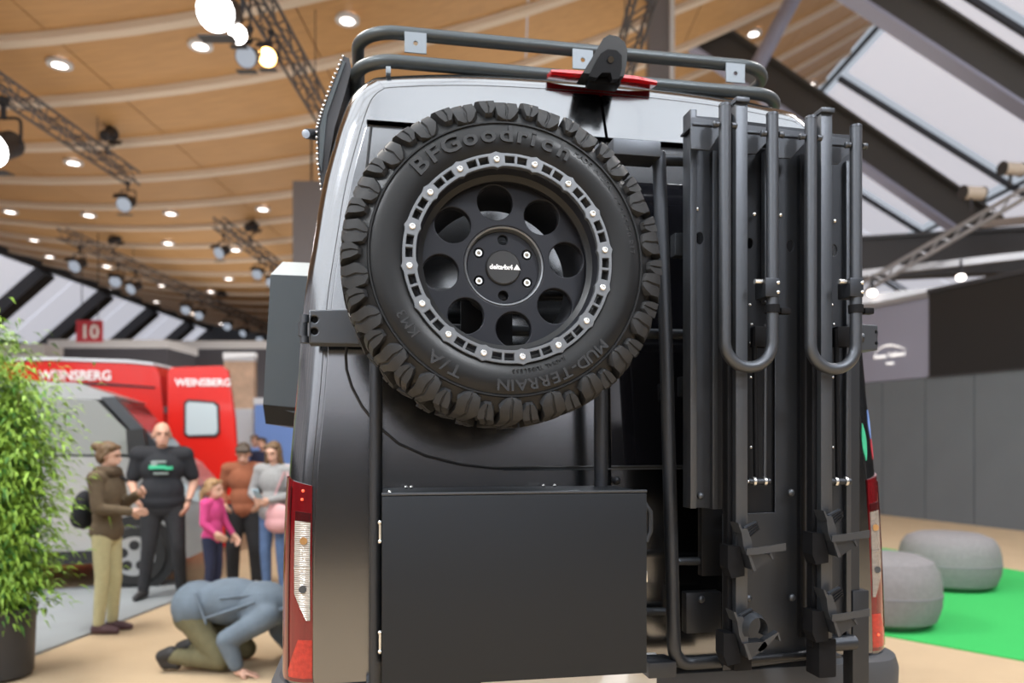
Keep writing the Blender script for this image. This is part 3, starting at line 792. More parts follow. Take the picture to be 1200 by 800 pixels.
for i, a in enumerate(lugs_a):
    if i in (1, 4): continue
    if i == 0:
        b = B(); b.lathe([(.0001, .030), (.0045, .030), (.0045, .046), (.0082, .046), (.0085, .030)], 18); ln = b.mk('lug_nut', 'steel', rim, True, center=False)
    else: ln = ln.copy(); col.objects.link(ln)
    ln.location = (.069*math.cos(a), .069*math.sin(a), 0)
me = text_mesh('delta4x4', .0165, .001, bold=.0006); me.transform(Matrix.Translation((-.006, -.0055, .0532)))
mkobj('cap_lettering', me, 'white_print', rim, True, sm=False)
b = B(); b.add([Vector(p) for p in ((.024, -.006, .0534), (.042, -.006, .0534), (.033, .008, .0534))], [(0, 1, 2)]); b.mk('cap_emblem', 'white_print', rim, True, sm=False)
# dark backing drum behind the disc (carrier plate seen through the holes comes with the frame)
# beadlock ring with 32 slots
NB = 16
A0 = math.radians(97)
fr = []
for a_, c_, slot in ((0, .10, 0), (.10, .215, 0), (.215, .465, 1), (.465, .535, 0), (.535, .785, 1), (.785, .90, 0), (.90, 1.0, 0)):
    fr += [(a_+(c_-a_)*j/4, slot) for j in range(4)]
cols = [(k+f, s_) for k in range(NB) for f, s_ in fr]
def ring_radii(x):
    f = x % 1; lobe = max(0, 1-min(f, 1-f)*7)**1.5
    return (.2165-.004*lobe, .2240, .2405, .2475+.0045*lobe)
tops, faces_ = [], []
nc = len(cols)
for zt_ in (.138, .124):
    for x, s_ in cols:
        an = A0+2*PI*x/NB
        for r_ in ring_radii(x): tops.append(Vector((r_*math.cos(an), r_*math.sin(an), zt_)))
edge_use = {}
for i in range(nc):
    j = (i+1) % nc
    for l in range(3):
        if l == 1 and cols[i][1]: continue
        q4 = (i*4+l, i*4+l+1, j*4+l+1, j*4+l)
        faces_.append(q4); faces_.append(tuple(v+nc*4 for v in q4[::-1]))
        for u_, v_ in zip(q4, q4[1:]+q4[:1]):
            key = (min(u_, v_), max(u_, v_)); edge_use.setdefault(key, []).append((u_, v_))
for key, us in edge_use.items():
    if len(us) == 1: u_, v_ = us[0]; faces_.append((v_, u_, u_+nc*4, v_+nc*4))
b = B(); b.add(tops, faces_); bmesh.ops.recalc_face_normals(b.bm, faces=list(b.bm.faces))
bmesh.ops.bevel(b.bm, geom=[e_ for e_ in b.bm.edges if len(e_.link_faces) == 2 and e_.calc_face_angle() > 1.2 and all(v.co.z > .13 for v in e_.verts)], offset=.0011, segments=2, affect='EDGES')
me = bpy.data.meshes.new('ring'); b.bm.to_mesh(me); b.bm.free()
ring_o = mkobj('beadlock_ring', me, 'rim_ring', sw, True, center=False)
for k in range(NB):
    a = A0+2*PI*k/NB
    if k == 0:
        b = B(); b.lathe([(.0075, .136), (.0075, .1415), (.006, .143), (.0035, .143), (.0032, .140), (.0001, .140)], 16); bt = b.mk('ring_bolt', 'steel', ring_o, True, center=False)
    else: bt = bt.copy(); col.objects.link(bt)
    bt.location = (.2325*math.cos(a), .2325*math.sin(a), 0)

rim.scale = (1.03, 1.03, 1); ring_o.scale = (1.035, 1.035, 1)
# ================================================================== CARRIER FRAME (bolted over the door hinges)
cf = thing('wheel_carrier_frame', (-.3, -.1, 1.0), 'black tubular door carrier frame holding spare wheel and storage box', 'frame')
def vtube(name, pix, Y, r, m='powder_mid', fil=.05):
    pts = [P(a, c, Y if not isinstance(Y, list) else Y[i]) for i, (a, c) in enumerate(pix)]
    pts = fillet(pts, fil, 6) if len(pts) > 2 else pts
    b = B(); b.tube(pts, r, 14); return b.mk(name, m, cf)
vtube('upright_tube', [(441, 300), (440, 830)], -.10, .0185)
vtube('upright_tube', [(704, 300), (704, 640)], -.10, .0205)
vtube('upright_tube', [(772, 180), (781, 420), (790, 766), (800, 777), (860, 773)], -.16, .0205, fil=.06)
b = B(); p = P(772, 180, -.16); b.sph(p, (.0205, .0205, .008), 14, 8); b.mk('tube_cap', 'powder_mid', cf)
vtube('upper_crossbar', [(640, 184), (860, 190)], -.11, .017)
b = B(); q0, q1 = P(713, 178, -.17), P(768, 181, -.17); b.box((q0+q1)/2, ((q1-q0).x, .09, .045), .003); b.mk('top_plate', 'powder_grey', cf)
vtube('middle_crossbar', [(440, 384), (1010, 396)], -.085, .016)
vtube('lower_crossbar', [(785, 658), (850, 656)], -.12, .012)
vtube('lower_crossbar', [(440, 720), (790, 716)], -.06, .012)
b = B(); q0 = P(770, 780, -.14); b.box(q0, (.085, .09, .045), .003); b.mk('lower_bracket', 'powder_mid', cf)
# wheel mounting plate and spacer
b = B(); b.cyl((WC.x, WY+.14, WC.z-.01), (WC.x, WY-.02, WC.z), .075, seg=24); b.mk('wheel_spacer', 'powder_black', cf)
lp = [(WC.x-.075, WC.z-.20), (WC.x+.075, WC.z-.20), (WC.x+.075, WC.z+.02), (WC.x+.03, WC.z+.10), (WC.x-.03, WC.z+.10), (WC.x-.075, WC.z+.02)]
plate('wheel_mount_plate', [lp], -.105, .014, 'powder_black', cf)
b = B(); q0, q1 = P(441, 345, -.10), P(704, 345, -.10); b.tube([q0, q1], .0185, 14); b.mk('mount_crossbar', 'powder_black', cf)
# hinge arms
def hinge_arm(pix, Y, label, holes_, knuckle):
    lp = ppoly(pix, Y); hl = [circ(P(a, c, Y).x, P(a, c, Y).z, .0095, 16) for a, c in holes_]
    o = plate('hinge_arm', [lp]+hl, Y+.075, .075, 'powder_grey', cf, .004); tag(o, label)
    for a, c in holes_:
        p = P(a, c, Y); b = B(); b.cyl(p+Vector((0, .05, 0)), p+Vector((0, .015, 0)), .0085); b.mk('hinge_bolt', 'plastic_black', o)
    if knuckle:
        for a, z0, z1 in knuckle:
            b = B(); b.cyl(P(a, z0, Y+.06), P(a, z1, Y+.06), .0135, seg=14); b.mk('hinge_knuckle', 'powder_grey', o)
    return o
hinge_arm([(362, 363), (470, 361), (470, 404), (362, 402)], -.07, 'grey hinge arm left of the spare wheel', [(368.5, 374), (368.5, 388)], [(357, 369, 378), (355, 378, 394), (357, 394, 402)])
hinge_arm([(985, 378), (1029, 381), (1029, 410), (985, 412)], -.04, 'grey hinge arm right of the bike carrier', [(1027, 389), (1027, 402)], None)
# small block and cable glimpsed behind the frame
b = B(); b.box(P(797, 288, -.06), (.05, .04, .07), .004); b.mk('latch_block', 'powder_grey', cf)
b = B(); b.box(P(799, 453, -.06), (.02, .03, .06), .003); b.mk('latch_block', 'powder_mid', cf)
b = B(); b.box(P(822, 716, -.08), (.115, .04, .125), .004); fb = b.mk('door_handle_housing', 'powder_mid', van)
b = B(); b.box(P(822, 657, -.06), (.12, .05, .02), .006); b.mk('door_handle', 'powder_grey', van)
for px, py, Y in ((822, 702, -.11), (821, 581, -.23), (927, 577, -.23), (928, 700, -.23), (877, 701, -.23)):
    p = P(px, py, Y); b = B(); b.sph(p, (.011, .008, .011), 14, 8); b.mk('dome_bolt', 'steel' if False else 'powder_grey', cf)
p = P(722, 563, -.03); b = B(); b.sph(p, (.014, .012, .014), 14, 8); b.mk('dome_bolt', 'powder_black', van)

# ================================================================== STORAGE BOX
bx = thing('storage_box', (0, 0, 0), 'flat black metal storage box hung below the spare wheel', 'box')
YB0, YB1 = -.06, -.335
x0, x1 = X(448.5, YB1), X(756.5, YB1); zt = P(600, 577.5, YB1).z; zb = P(600, 797, YB1).z
bx.location = ((x0+x1)/2, (YB0+YB1)/2, zb)
b = B(); b.box(((x0+x1)/2, (YB0+YB1)/2+.004, (zt+zb)/2), (x1-x0-.004, YB0-YB1-.012, zt-zb), .003); b.mk('box_body', 'box_black', bx)
b = B(); b.box(((x0+x1)/2, YB1+.002, (zt+zb)/2-.002), (x1-x0+.004, .014, zt-zb-.004), .0028); bd = b.mk('box_door', 'box_black', bx)
b = B(); b.box(((x0+x1)/2, YB1+.004, zt+.001), (x1-x0+.006, .02, .007), .002); b.mk('top_lip', 'powder_grey', bx)
for z_ in (P(448, 623, YB1).z, P(448, 752, YB1).z):
    b = B(); b.cyl((x0-.006, YB1+.004, z_-.028), (x0-.006, YB1+.004, z_+.028), .0036, seg=10); hg = b.mk('box_hinge', 'steel', bx)
    for s_ in (-1, 1):
        b = B(); b.sph((x0-.007, YB1, z_+s_*.024), .0055, 10, 6); b.mk('hinge_screw', 'steel', hg)
b = B(); b.box((x1+.005, YB1+.012, P(757, 676, YB1).z), (.006, .014, .03), .001); b.mk('box_latch', 'steel', bx)
for px, py in ((476, 566), (482, 565.5), (637, 565), (650, 564.5), (457, 574)):
    p = P(px, py, -.10 if px > 460 else -.3); p.z = zt+.004; b = B(); b.sph(p, (.006, .006, .005), 10, 6); b.mk('lid_screw', 'steel', bx)
b = B(); b.tube([P(753, 590, -.2)+Vector((.006, 0, .0)), P(762, 600, -.2), P(762, 622, -.2), P(757, 634, -.2)], .008, 8); b.mk('side_handle', 'powder_grey', bx)

# ================================================================== BIKE CARRIER
bc = thing('bike_carrier', (P(905, 780, -.2).x, -.2, P(905, 780, -.2).z), 'black upright two-bike carrier with curved tube hoops and straps', 'bike carrier')
YP = -.20
def panel(pix, Y, th, m, holes_=(), label=None):
    hl = []
    for a, c in holes_:
        p = P(a, c, Y-th); hl.append(circ(p.x, p.z, .0115, 20, sy=1.55))
    o = plate('back_panel', [ppoly(pix, Y)]+hl, Y, th, m, bc, .0012)
    return o
panel([(808, 136), (845, 139), (845, 596), (808, 594)], YP, .006, 'powder_mid', [(820, 279)])
panel([(874, 143), (907, 147), (907, 602), (874, 602)], YP+.012, .006, 'powder_black', [(879, 285)])
panel([(907, 148), (946, 152), (946, 772), (846, 785), (846, 602), (907, 600)], YP, .006, 'powder_mid', [(926, 288)])
panel([(969, 157), (1006, 160), (1006, 752), (969, 758)], YP, .006, 'powder_mid', [(977, 293)])
b = B(); b.box((P(810, 365, YP-.03).x, YP-.02, (P(810, 136, YP).z+P(810, 594, YP).z)/2), (.020, .055, P(810, 136, YP).z-P(810, 594, YP).z), .003); b.mk('panel_flange', 'powder_grey', bc)
b = B(); b.box((P(900, 400, YP+.05).x, YP+.075, P(900, 420, YP).z), (.42, .03, 1.3), .004); b.mk('carrier_spine', 'powder_black', bc)
for px, ya, yb, m in ((836, 178, 596, 'powder_grey'), (897, 178, 355, 'powder_grey'), (938, 182, 745, 'powder_black'), (992, 190, 745, 'powder_grey')):
    p0, p1 = P(px, ya, YP-.012), P(px, yb, YP-.012); b = B(); b.box((p0+p1)/2, (.016, .024, (p0-p1).z), .002); b.mk('panel_rib', m, bc)
# square rails
for px, ya, yb in ((864.5, 124, 776), (963, 136, 768)):
    p0, p1 = P(px, ya, -.285), P(px, yb, -.285); b = B(); b.box((p0+p1)/2, (.036, .05, (p0-p1).z), .003); rl = b.mk('rail', 'powder_grey', bc)
    b = B(); b.box(Vector((p0.x-.001, -.29, p0.z+.004)), (.041, .06, .014), .003); b.mk('rail_cap', 'powder_grey', rl)
    b = B(); b.box(Vector((p0.x-.026, -.275, (p0.z+p1.z)/2)), (.014, .03, p0.z-p1.z-.05), .002); b.mk('rail_channel', 'plastic_black', rl)
# tube hoops
YH = -.345
for (xl, xr, yl, yr, yb, py) in ((849.5, 905, 124, 135, 437, 1), (950, 1003, 139, 149, 439, 2)):
    a, d_ = P(xl, yl, YH), P(xr, yr, YH); zb_ = P((xl+xr)/2, yb, YH).z + .0165
    pts = fillet([a, Vector((a.x, YH, zb_)), Vector((d_.x, YH, zb_)), d_], (d_.x-a.x)/2*.985, 14)
    b = B(); b.tube(pts, .0165, 16); hp_ = b.mk('wheel_hoop', 'powder_grey', bc)
    for e in (a, d_):
        b = B(); b.cyl(e+Vector((0, 0, -.002)), e+Vector((0, 0, .005)), .0175, .016, 16); b.mk('end_cap', 'powder_mid', hp_)
    # clamp block, ring, knob
    c = P(xr-1, 338, YH); b = B(); b.box(c+Vector((-.006, .012, 0)), (.042, .06, .052), .003); ck = b.mk('clamp_block', 'powder_mid', hp_)
    for dz in (-.013, .013):
        b = B(); b.sph(c+Vector((.010, -.019, dz)), (.0055, .004, .0055), 10, 6); b.mk('clamp_screw', 'steel', ck)
    b = B(); b.cyl(c+Vector((-.05, 0, .018)), c+Vector((-.028, 0, .018)), .007, seg=10); b.mk('clamp_pin', 'steel', ck)
    c = P(xr, 362, YH); b = B(); b.cyl(c+Vector((0, 0, -.011)), c+Vector((0, 0, .011)), .0205, seg=20); b.mk('clamp_ring', 'plastic_black', hp_)
    b = B(); b.box(c+Vector((.036, .0, -.005)), (.03, .022, .018), .004); b.mk('clamp_knob', 'plastic_black', hp_)
    # bolts through the tube tops
    for e in (a, d_):
        for s_ in (-1, 1):
            b = B(); q = e+Vector((s_*.019, .0, -.052)); b.cyl(q, q+Vector((s_*.011, 0, 0)), .008, seg=12); b.sph(q+Vector((s_*.012, 0, 0)), (.005, .0095, .0095), 12, 8); b.mk('hoop_bolt', 'powder_grey', hp_)
# top brackets between panels and hoops
for pix in ([(812, 134), (848, 140), (848, 152), (834, 174), (812, 172)], [(873, 143), (903, 147), (903, 163), (889, 178), (873, 178)], [(909, 147), (949, 153), (949, 163), (930, 183), (909, 183)], [(971, 157), (1001, 161), (1001, 176), (986, 190), (971, 190)]):
    plate('top_bracket', [ppoly(pix, -.30)], -.28, .006, 'powder_grey', bc, .001)
    x_ = P(pix[0][0]+3, 150, -.3).x; zz = P(pix[0][0], pix[0][1]+18, -.25).z
    b = B(); b.box((x_+.035, -.245, zz), (.075, .09, .006), .001); b.mk('bracket_shelf', 'powder_mid', bc)
for px, py in ((817, 245), (884, 251), (914.5, 252), (978, 259)):
    p = P(px, py, YP-.008); b = B(); b.sph(p, (.0065, .006, .0065), 10, 6); b.mk('panel_screw', 'steel', bc)
# gas struts with pivots
for px in (889, 985):
    grp = B(); p0, p1 = P(px-5, 385, -.25), P(px-3, 560, -.25); grp.cyl(p0, p1, .0075, seg=12); so = grp.mk('gas_strut', 'plastic_black', bc)
    b = B(); b.cyl(P(px+8, 380, -.25), P(px+7, 560, -.25), .005, seg=10); b.mk('strut_rod', 'powder_grey', so)
    b = B(); b.box(P(px+2, 395, -.245), (.05, .03, .06), .004); b.mk('strut_head', 'plastic_black', so)
    q = P(px-12, 564, -.26); b = B(); b.cyl(q, q+Vector((.065, 0, 0)), .0095, seg=14); pv = b.mk('strut_pivot', 'powder_mid', so)
    for dx in (.012, .045):
        b = B(); b.cyl(q+Vector((dx, 0, 0)), q+Vector((dx+.008, 0, 0)), .0135, seg=16); b.mk('pivot_washer', 'steel', pv)
    b = B(); b.sph(q, (.006, .006, .006), 10, 6); b.mk('pivot_bolt', 'chrome', pv)
    for dx, dy in ((-10, 357), (-8, 380), (-9, 402), (-9, 442), (-9, 524)):
        p = P(px+dx, dy, -.22); b = B(); b.sph(p, (.0045, .004, .0045), 8, 6); b.mk('strut_screw', 'steel', so)
# strap clamps
def strap_clamp(px, py, label, curl=False):
    e = bpy.data.objects.new('strap_clamp', None); c = P(px, py, -.33); e.location = c; link(e, bc); tag(e, label)
    k = .00232/1.0
    def q(pts): return [((a-220)/6*k, -(b_-440)/6*k) for a, b_ in pts]
    def pr(name, pts, y0, y1, m, par=e):
        b = B(); b.prism(q(pts), y0, y1); return b.mk(name, m, par, True, sm=False)
    pr('mount_shade_block', [(50, 430), (140, 440), (178, 590), (178, 650), (80, 665), (50, 590)], .05, .0, 'plastic_black')  # dark block shaped largely after the shade beneath the clamp
    pr('back_fin', [(88, 262), (104, 268), (132, 330), (118, 340)], .02, -.03, 'powder_grey')
    pr('arm', [(122, 308), (170, 306), (205, 400), (210, 500), (165, 500), (140, 430)], .01, -.022, 'powder_grey')
    pad = pr('ribbed_pad', [(160, 300), (252, 258), (278, 318), (205, 372)], .0, -.012, 'powder_grey')
    for j in range(4):
        f = j/4+.10; pr('rib', [(168+f*40, 296+f*72), (254+f*18, 256+f*60), (257+f*18, 264+f*60), (171+f*40, 304+f*72)], -.012, -.017, 'powder_black', e)
    tray = [(160, 488), (330, 484), (352, 520), (212, 602), (190, 592)]
    pr('tray', tray, .015, -.03, 'powder_mid')
    pr('tray_edge', [(158, 488), (176, 488), (224, 598), (200, 604)], -.03, -.034, 'powder_grey')
    if not curl:
        b = B(); top, bot = [], []
        for x, y0, y1 in ((140, 440, 486), (230, 432, 484), (330, 422, 470), (440, 408, 462)): top.append((x, y0)); bot.append((x, y1))
        pts = q(top+bot[::-1]); b.prism(pts, -.036, -.040); b.mk('strap', 'powder_grey', e, True, sm=False)
        pr('strap_hook', [(322, 486), (336, 480), (356, 516), (346, 526)], -.01, -.034, 'powder_grey')
    else:
        b = B(); rows = []
        for t in range(13):
            a = math.radians(215-t*21); x, y = 235+95*math.cos(a)+20, 385-105*math.sin(a)
            x2, y2 = 235+72*math.cos(a)+20, 385-82*math.sin(a)
            (p_,), (p2,) = q([(x, y)]), q([(x2, y2)]); rows.append([Vector((p_[0], -.02, p_[1])), Vector((p2[0], -.045, p2[1])), Vector((p2[0], -.010, p2[1])), Vector((p_[0], .012, p_[1]))])
        b.ring(rows); b.mk('strap', 'powder_grey', e, True)
        pr('strap_hook', [(330, 470), (430, 420), (450, 480), (438, 486), (424, 440), (300, 560), (270, 540)], -.005, -.03, 'powder_grey')
    return e
strap_clamp(879, 640, 'wheel strap clamp on the left rail, upper')
strap_clamp(977, 625, 'wheel strap clamp on the right rail, upper')
strap_clamp(874, 742, 'wheel strap clamp on the left rail, lower, strap curled', True)
strap_clamp(977, 716, 'wheel strap clamp on the right rail, lower')
# lower ends
b = B(); b.tube([P(966, 755, -.24), P(1001, 752, -.24)], .022, 14); b.mk('foot_tube', 'powder_mid', bc)
b = B(); b.tube([P(846, 775, -.24), P(960, 765, -.22)], .012, 12); b.mk('foot_tube', 'powder_black', bc)
p0, p1 = P(1003, 690, -.19), P(1003, 830, -.19); b = B(); b.box((p0+p1)/2, (.055, .05, (p0-p1).z), .004); b.mk('corner_post', 'powder_mid', bc)
for px, ya, yb in ((864, 745, 782), (962, 745, 790)):
    p0, p1 = P(px, ya, -.28), P(px, yb, -.28); b = B(); b.box((p0+p1)/2, (.055, .07, (p0-p1).z), .006); b.mk('rail_foot', 'plastic_black', bc)
# ================================================================== GREEN CARPET, POUFS, GREY PLATFORM
gp = [hfloor(*p) for p in ((1036, 643), (1120, 655), (1215, 676), (1280, 800), (1200, 775), (1120, 759), (1040, 747), (930, 735), (940, 640))]
gp = [hfloor(930, 640), hfloor(1036, 643), hfloor(1120, 656), hfloor(1230, 676), hfloor(1330, 700), hfloor(1400, 810), hfloor(1200, 775), hfloor(1040, 746), hfloor(900, 728)]
b = B(); b.ring([[hall(*p, .0) for p in gp], [hall(*p, .012) for p in gp]])
tag(b.mk('green_carpet', 'carpet_green', sm=False), 'bright green carpet island under the round poufs', 'carpet')
def pouf(px, py, dia, hgt, label):
    x1, d = hfloor(px, py); d += dia*.42; x1 = (px-600)/F*d; r = thing('pouf', hall(x1, d, .012), label, 'pouf', 'grey poufs on the green carpet')
    R_ = dia/2; prof = [(.0001, 0), (R_*.70, 0), (R_*.90, hgt*.10), (R_*.985, hgt*.30), (R_, hgt*.45)]
    b = B(); b.lathe(prof, 40, caps=False); b.mk('lower_cushion', 'pouf', r, True)
    b = B(); b.lathe([(R_*.995, hgt*.47), (R_*.985, hgt*.62), (R_*.94, hgt*.78), (R_*.84, hgt*.91), (R_*.62, hgt*.985), (R_*.3, hgt), (.0001, hgt)], 40); b.mk('top_cushion', 'pouf', r, True)
    b = B(); b.lathe([(R_*.99, hgt*.445), (R_*1.006, hgt*.452), (R_*1.006, hgt*.468), (R_*.99, hgt*.475)], 40); b.mk('seam', 'wall_grey', r, True)
pouf(1112, 697, 1.02, .60, 'grey felt pouf farther right on the green carpet')
pouf(1036, 744, .93, .62, 'grey felt pouf half hidden behind the van tail lamp')
ap = [hfloor(-260, 722), hfloor(190, 680), hfloor(258, 684), hfloor(42, 768), hfloor(-60, 808), hfloor(-400, 812)]
b = B(); b.ring([[hall(*p, .0) for p in ap], [hall(*p, .02) for p in ap]])
tag(b.mk('grey_platform', 'floor_grey', sm=False), 'grey floor platform beneath the red camper van', 'platform')

# ================================================================== CEILING LIGHTS
def on_ceiling(px, py):
    u, w_ = (px-600)/F, (HZ-py)/F; a_, b_, c_ = .011*u*u, .308*u-w_, 8+.011*196
    if abs(a_) < 1e-9: d = -c_/b_
    else:
        disc_ = b_*b_-4*a_*c_; d = (-b_-math.sqrt(max(disc_, 0)))/(2*a_)
    return u*d, d
dl = None
NEAR = {(70, 72): 'round ceiling downlight above the upper left truss', (235, 50): 'round ceiling downlight just left of the bright top floodlights', (407, 20): 'round ceiling downlight directly above the left corner of the roof rack',
        (86, 188): 'round ceiling downlight below the upper left truss', (883, 37): 'round ceiling downlight above the right end of the roof rack', (950, 97): 'round ceiling downlight at the edge of the wood behind the bike carrier',
        (12, 246): 'leftmost round downlight of the middle ceiling row', (104, 250): 'second round downlight from left in the middle ceiling row', (200, 248): 'round downlight right of the hanging spotlight in the middle ceiling row', (308, 243): 'round downlight of the middle ceiling row nearest the grey suspended board',
        (132, 336): 'leftmost round downlight along the skylight edge', (183, 352): 'second round downlight along the skylight edge', (226, 366): 'third round downlight along the skylight edge', (259, 378): 'last round downlight along the skylight edge'}
for px, py in list(NEAR) + [(40, 279), (197, 283), (276, 291), (58, 299), (125, 310), (190, 333), (268, 325), (247, 340), (308, 344)]:
    x1, d = on_ceiling(px, py)
    r = thing('ceiling_downlight', hall(x1, d, ceil_h(x1)-.02), NEAR.get((px, py), 'small distant ceiling downlight among the far lighting trusses'), 'lamp', 'downlights in the wooden ceiling')
    if dl is None:
        b = B(); b.lathe([(.15, 0), (.26, 0), (.26, -.07), (.15, -.07)], 20); ring0 = b.mk('trim_ring', 'booth_white', r, True, center=False)
        b = B(); b.lathe([(.0001, -.05), (.19, -.05), (.2, 0)], 20); lens0 = b.mk('lens', 'downlight', r, True, center=False); dl = r
    else:
        for q in (ring0, lens0): c = q.copy(); c.parent = r; col.objects.link(c)

# ================================================================== LIGHTING TRUSSES
TH = 7.2 + CZ
def truss(x1, d0, d1, label, w_=.34):
    r = thing('lighting_truss', hall(x1, d0, TH), label, 'truss')
    ch = [(-w_/2, -w_/2), (w_/2, -w_/2), (w_/2, w_/2), (-w_/2, w_/2)]
    for cx_, cz_ in ch:
        b = B(); b.cyl(hall(x1+cx_, d0, TH+cz_), hall(x1+cx_, d1, TH+cz_), .03, seg=8); b.mk('chord', 'truss_dark', r)
    b = B(); n = int((d1-d0)/.5)
    for k in range(n):
        a_, e_ = d0+k*.5, d0+(k+1)*.5
        for i in range(4):
            p, q = ch[i], ch[(i+1) % 4]
            if k % 2: p, q = q, p
            b.cyl(hall(x1+p[0], a_, TH+p[1]), hall(x1+q[0], e_, TH+q[1]), .016, seg=5)
    o = b.mk('lattice', 'truss_dark', r); o['kind'] = 'stuff'
    for k in range(2):
        dd = d0+(d1-d0)*(.2+.6*k); b = B(); b.cyl(hall(x1, dd, TH+w_/2), hall(x1, dd, ceil_h(x1)), .012, seg=6); b.mk('hanging_cable', 'steel_dark', r)
truss(-10.45, 12, 21.2, 'dark lighting truss at upper left with floodlight and spotlights')
truss(-4.15, 9, 18, 'lighting truss at top centre carrying the brightest floodlights')
truss(-15.7, 26.8, 52, 'long distant lighting truss above the red van')
truss(-9.75, 25.5, 42, 'distant lighting truss left of the grey hanging panel')
truss(2.15, 9, 16, 'short lighting truss seen above the roof rack')
spot = {}
def spotlight(px, py, tx, lens, label, size=1.0, tilt=.5, spin=0., stand=False):
    d = tx*F/(px-600); h = (HZ-py)*d/F
    h = 7.35+.52*size if stand else min(h, 7.02-.52*size)
    r = thing('spotlight', hall(tx, d, CZ+h), label, 'spotlight', 'spotlights on the trusses', rz=-YAW+spin)
    r.scale = (size,)*3
    if stand: r.rotation_euler = (0, PI, -YAW+spin+PI)
    elif 7.03-.52*size-h > .03:
        b = B(); b.cyl((0, 0, .5), (0, 0, (7.04-h)/size), .022, seg=8); b.mk('drop_rod', 'spot_black', r, True)
    key = lens
    if key not in spot:
        M = Matrix.Rotation(tilt, 3, 'X')
        def tr(p): return M @ Vector(p)
        b = B(); b.tube([tr((0, .22, 0)), tr((0, .16, 0)), tr((0, -.12, 0)), tr((0, -.24, 0))], [.09, .14, .15, .19], 16); o1 = b.mk('lamp_can', 'spot_black', r, True, center=False)
        b = B(); b.tube([tr((0, -.238, 0)), tr((0, -.25, 0))], [.18, .17], 16); o2 = b.mk('lens', lens, r, True, center=False)
        b = B(); b.tube(fillet([(-.19, 0, 0), (-.19, 0, .3), (.19, 0, .3), (.19, 0, 0)], .06, 4), .018, 6); o3 = b.mk('yoke', 'spot_black', r, True, center=False)
        b = B(); b.tube([(0, 0, .29), (0, 0, .44), (0, 0, .445), (0, 0, .52)], [.03, .03, .06, .06], 10); o4 = b.mk('hook_clamp', 'spot_black', r, True, center=False)
        os_ = [o1, o2, o3, o4]
        for dz, rx in ((.23, 1), (-.23, -1)):
            b = B(); b.box(tr((0, -.30, dz)), (.34, .16, .012), 0, M @ Matrix.Rotation(rx*.45, 3, 'X')); os_.append(b.mk('barn_door', 'spot_black', r, True, center=False))
        spot[key] = os_
    else:
        for q in spot[key]:
            c = q.copy(); c.parent = r; col.objects.link(c)
T1, T2, T3, T4 = -10.45, -15.7, -9.75, -4.15
spotlight(4, 160, T1, 'lens_white', 'blazing white floodlight on the truss at the left edge', 1.9)
spotlight(262, 14, T4, 'lens_white', 'brightest white floodlight at the top of the picture', 1.45)
spotlight(283, 40, T4, 'lens_white', 'white floodlight next to the brightest one', .75)
spotlight(293, 66, T4, 'lens_cool', 'dim cool spotlight below the bright floodlights', .9)
spotlight(317, 65, T4, 'lens_orange', 'orange glowing spotlight on the top truss', .85)
spotlight(126, 178, T1, 'lens_cool', 'dark spotlight standing on the upper left truss', 1.0, stand=True)
spotlight(150, 236, T1, 'lens_cool', 'spotlight hanging at the end of the upper left truss', 1.1)
for px, py, st_, lab in ((93, 303, 0, 'leftmost spotlight under the long distant truss'), (133, 291, 1, 'spotlight standing near the start of the long distant truss'), (138, 318, 0, 'smaller spotlight beside the pair under the long truss'),
                  (159, 326, 0, 'wide spotlight under the long truss, third from left'), (220, 347, 0, 'spotlight under the middle of the long truss'), (236, 352, 0, 'spotlight right of the middle under the long truss'),
                  (258, 336, 1, 'spotlight standing on the long truss near its middle'), (268, 364, 0, 'spotlight under the right half of the long truss'), (288, 369, 0, 'spotlight second from the right end of the long truss'), (306, 375, 0, 'rightmost spotlight on the long truss beside the van pod')):
    spotlight(px, py, T2, 'lens_cool', lab, 1.0 if st_ else 1.25, spin=random.uniform(-.4, .4), stand=bool(st_))
for px, py, st_, lab in ((262, 294, 0, 'dark spotlight hanging left on the truss by the suspended board'), (293, 275, 1, 'dark spotlight standing on the truss by the suspended board'), (304, 302, 0, 'dark spotlight under the truss by the suspended board'), (318, 320, 0, 'cool spotlight lowest on the truss by the suspended board')):
    spotlight(px, py, T3, 'lens_cool', lab, 1.1, spin=random.uniform(-.4, .4), stand=bool(st_))
# diagonal truss and lamps at the right
r = thing('diagonal_truss', hp(1010, 332, 19), 'grey diagonal truss rising to the right edge over the stand', 'truss')
for off in (0, 12):
    b = B(); b.cyl(hp(1000, 338+off, 19), hp(1215, 212+off, 17), .05, seg=8); b.mk('chord', 'alu', r)
b = B()
for k in range(16):
    f0, f1 = k/16, (k+1)/16
    a0 = hp(1000, 338+(12 if k % 2 else 0), 19).lerp(hp(1215, 212+(12 if k % 2 else 0), 17), f0); a1 = hp(1000, 338+(0 if k % 2 else 12), 19).lerp(hp(1215, 212+(0 if k % 2 else 12), 17), f1); b.cyl(a0, a1, .025, seg=6)
b.mk('lattice', 'alu', r)['kind'] = 'stuff'
for px, py, lab in ((1138, 226, 'pale tube lamp on the diagonal truss'), (1184, 198, 'pale tube lamp at the right edge above the diagonal truss')):
    r = thing('tube_lamp', hp(px, py, 17), lab, 'lamp'); c = hp(px, py, 17)
    b = B(); b.cyl(c+Vector((-.2, 0, 0)), c+Vector((.28, 0, .0)), .14, seg=16); b.mk('barrel', 'batten', r)
    for e0, e1 in ((-.215, -.2), (.28, .30)): b = B(); b.cyl(c+Vector((e0, 0, 0)), c+Vector((e1, 0, 0)), .16, seg=16); b.mk('end_ring', 'steel_dark', r)
    b = B(); b.box(c+Vector((0, 0, -.25)), (.05, .05, .25), .005); b.mk('bracket', 'steel_dark', r)
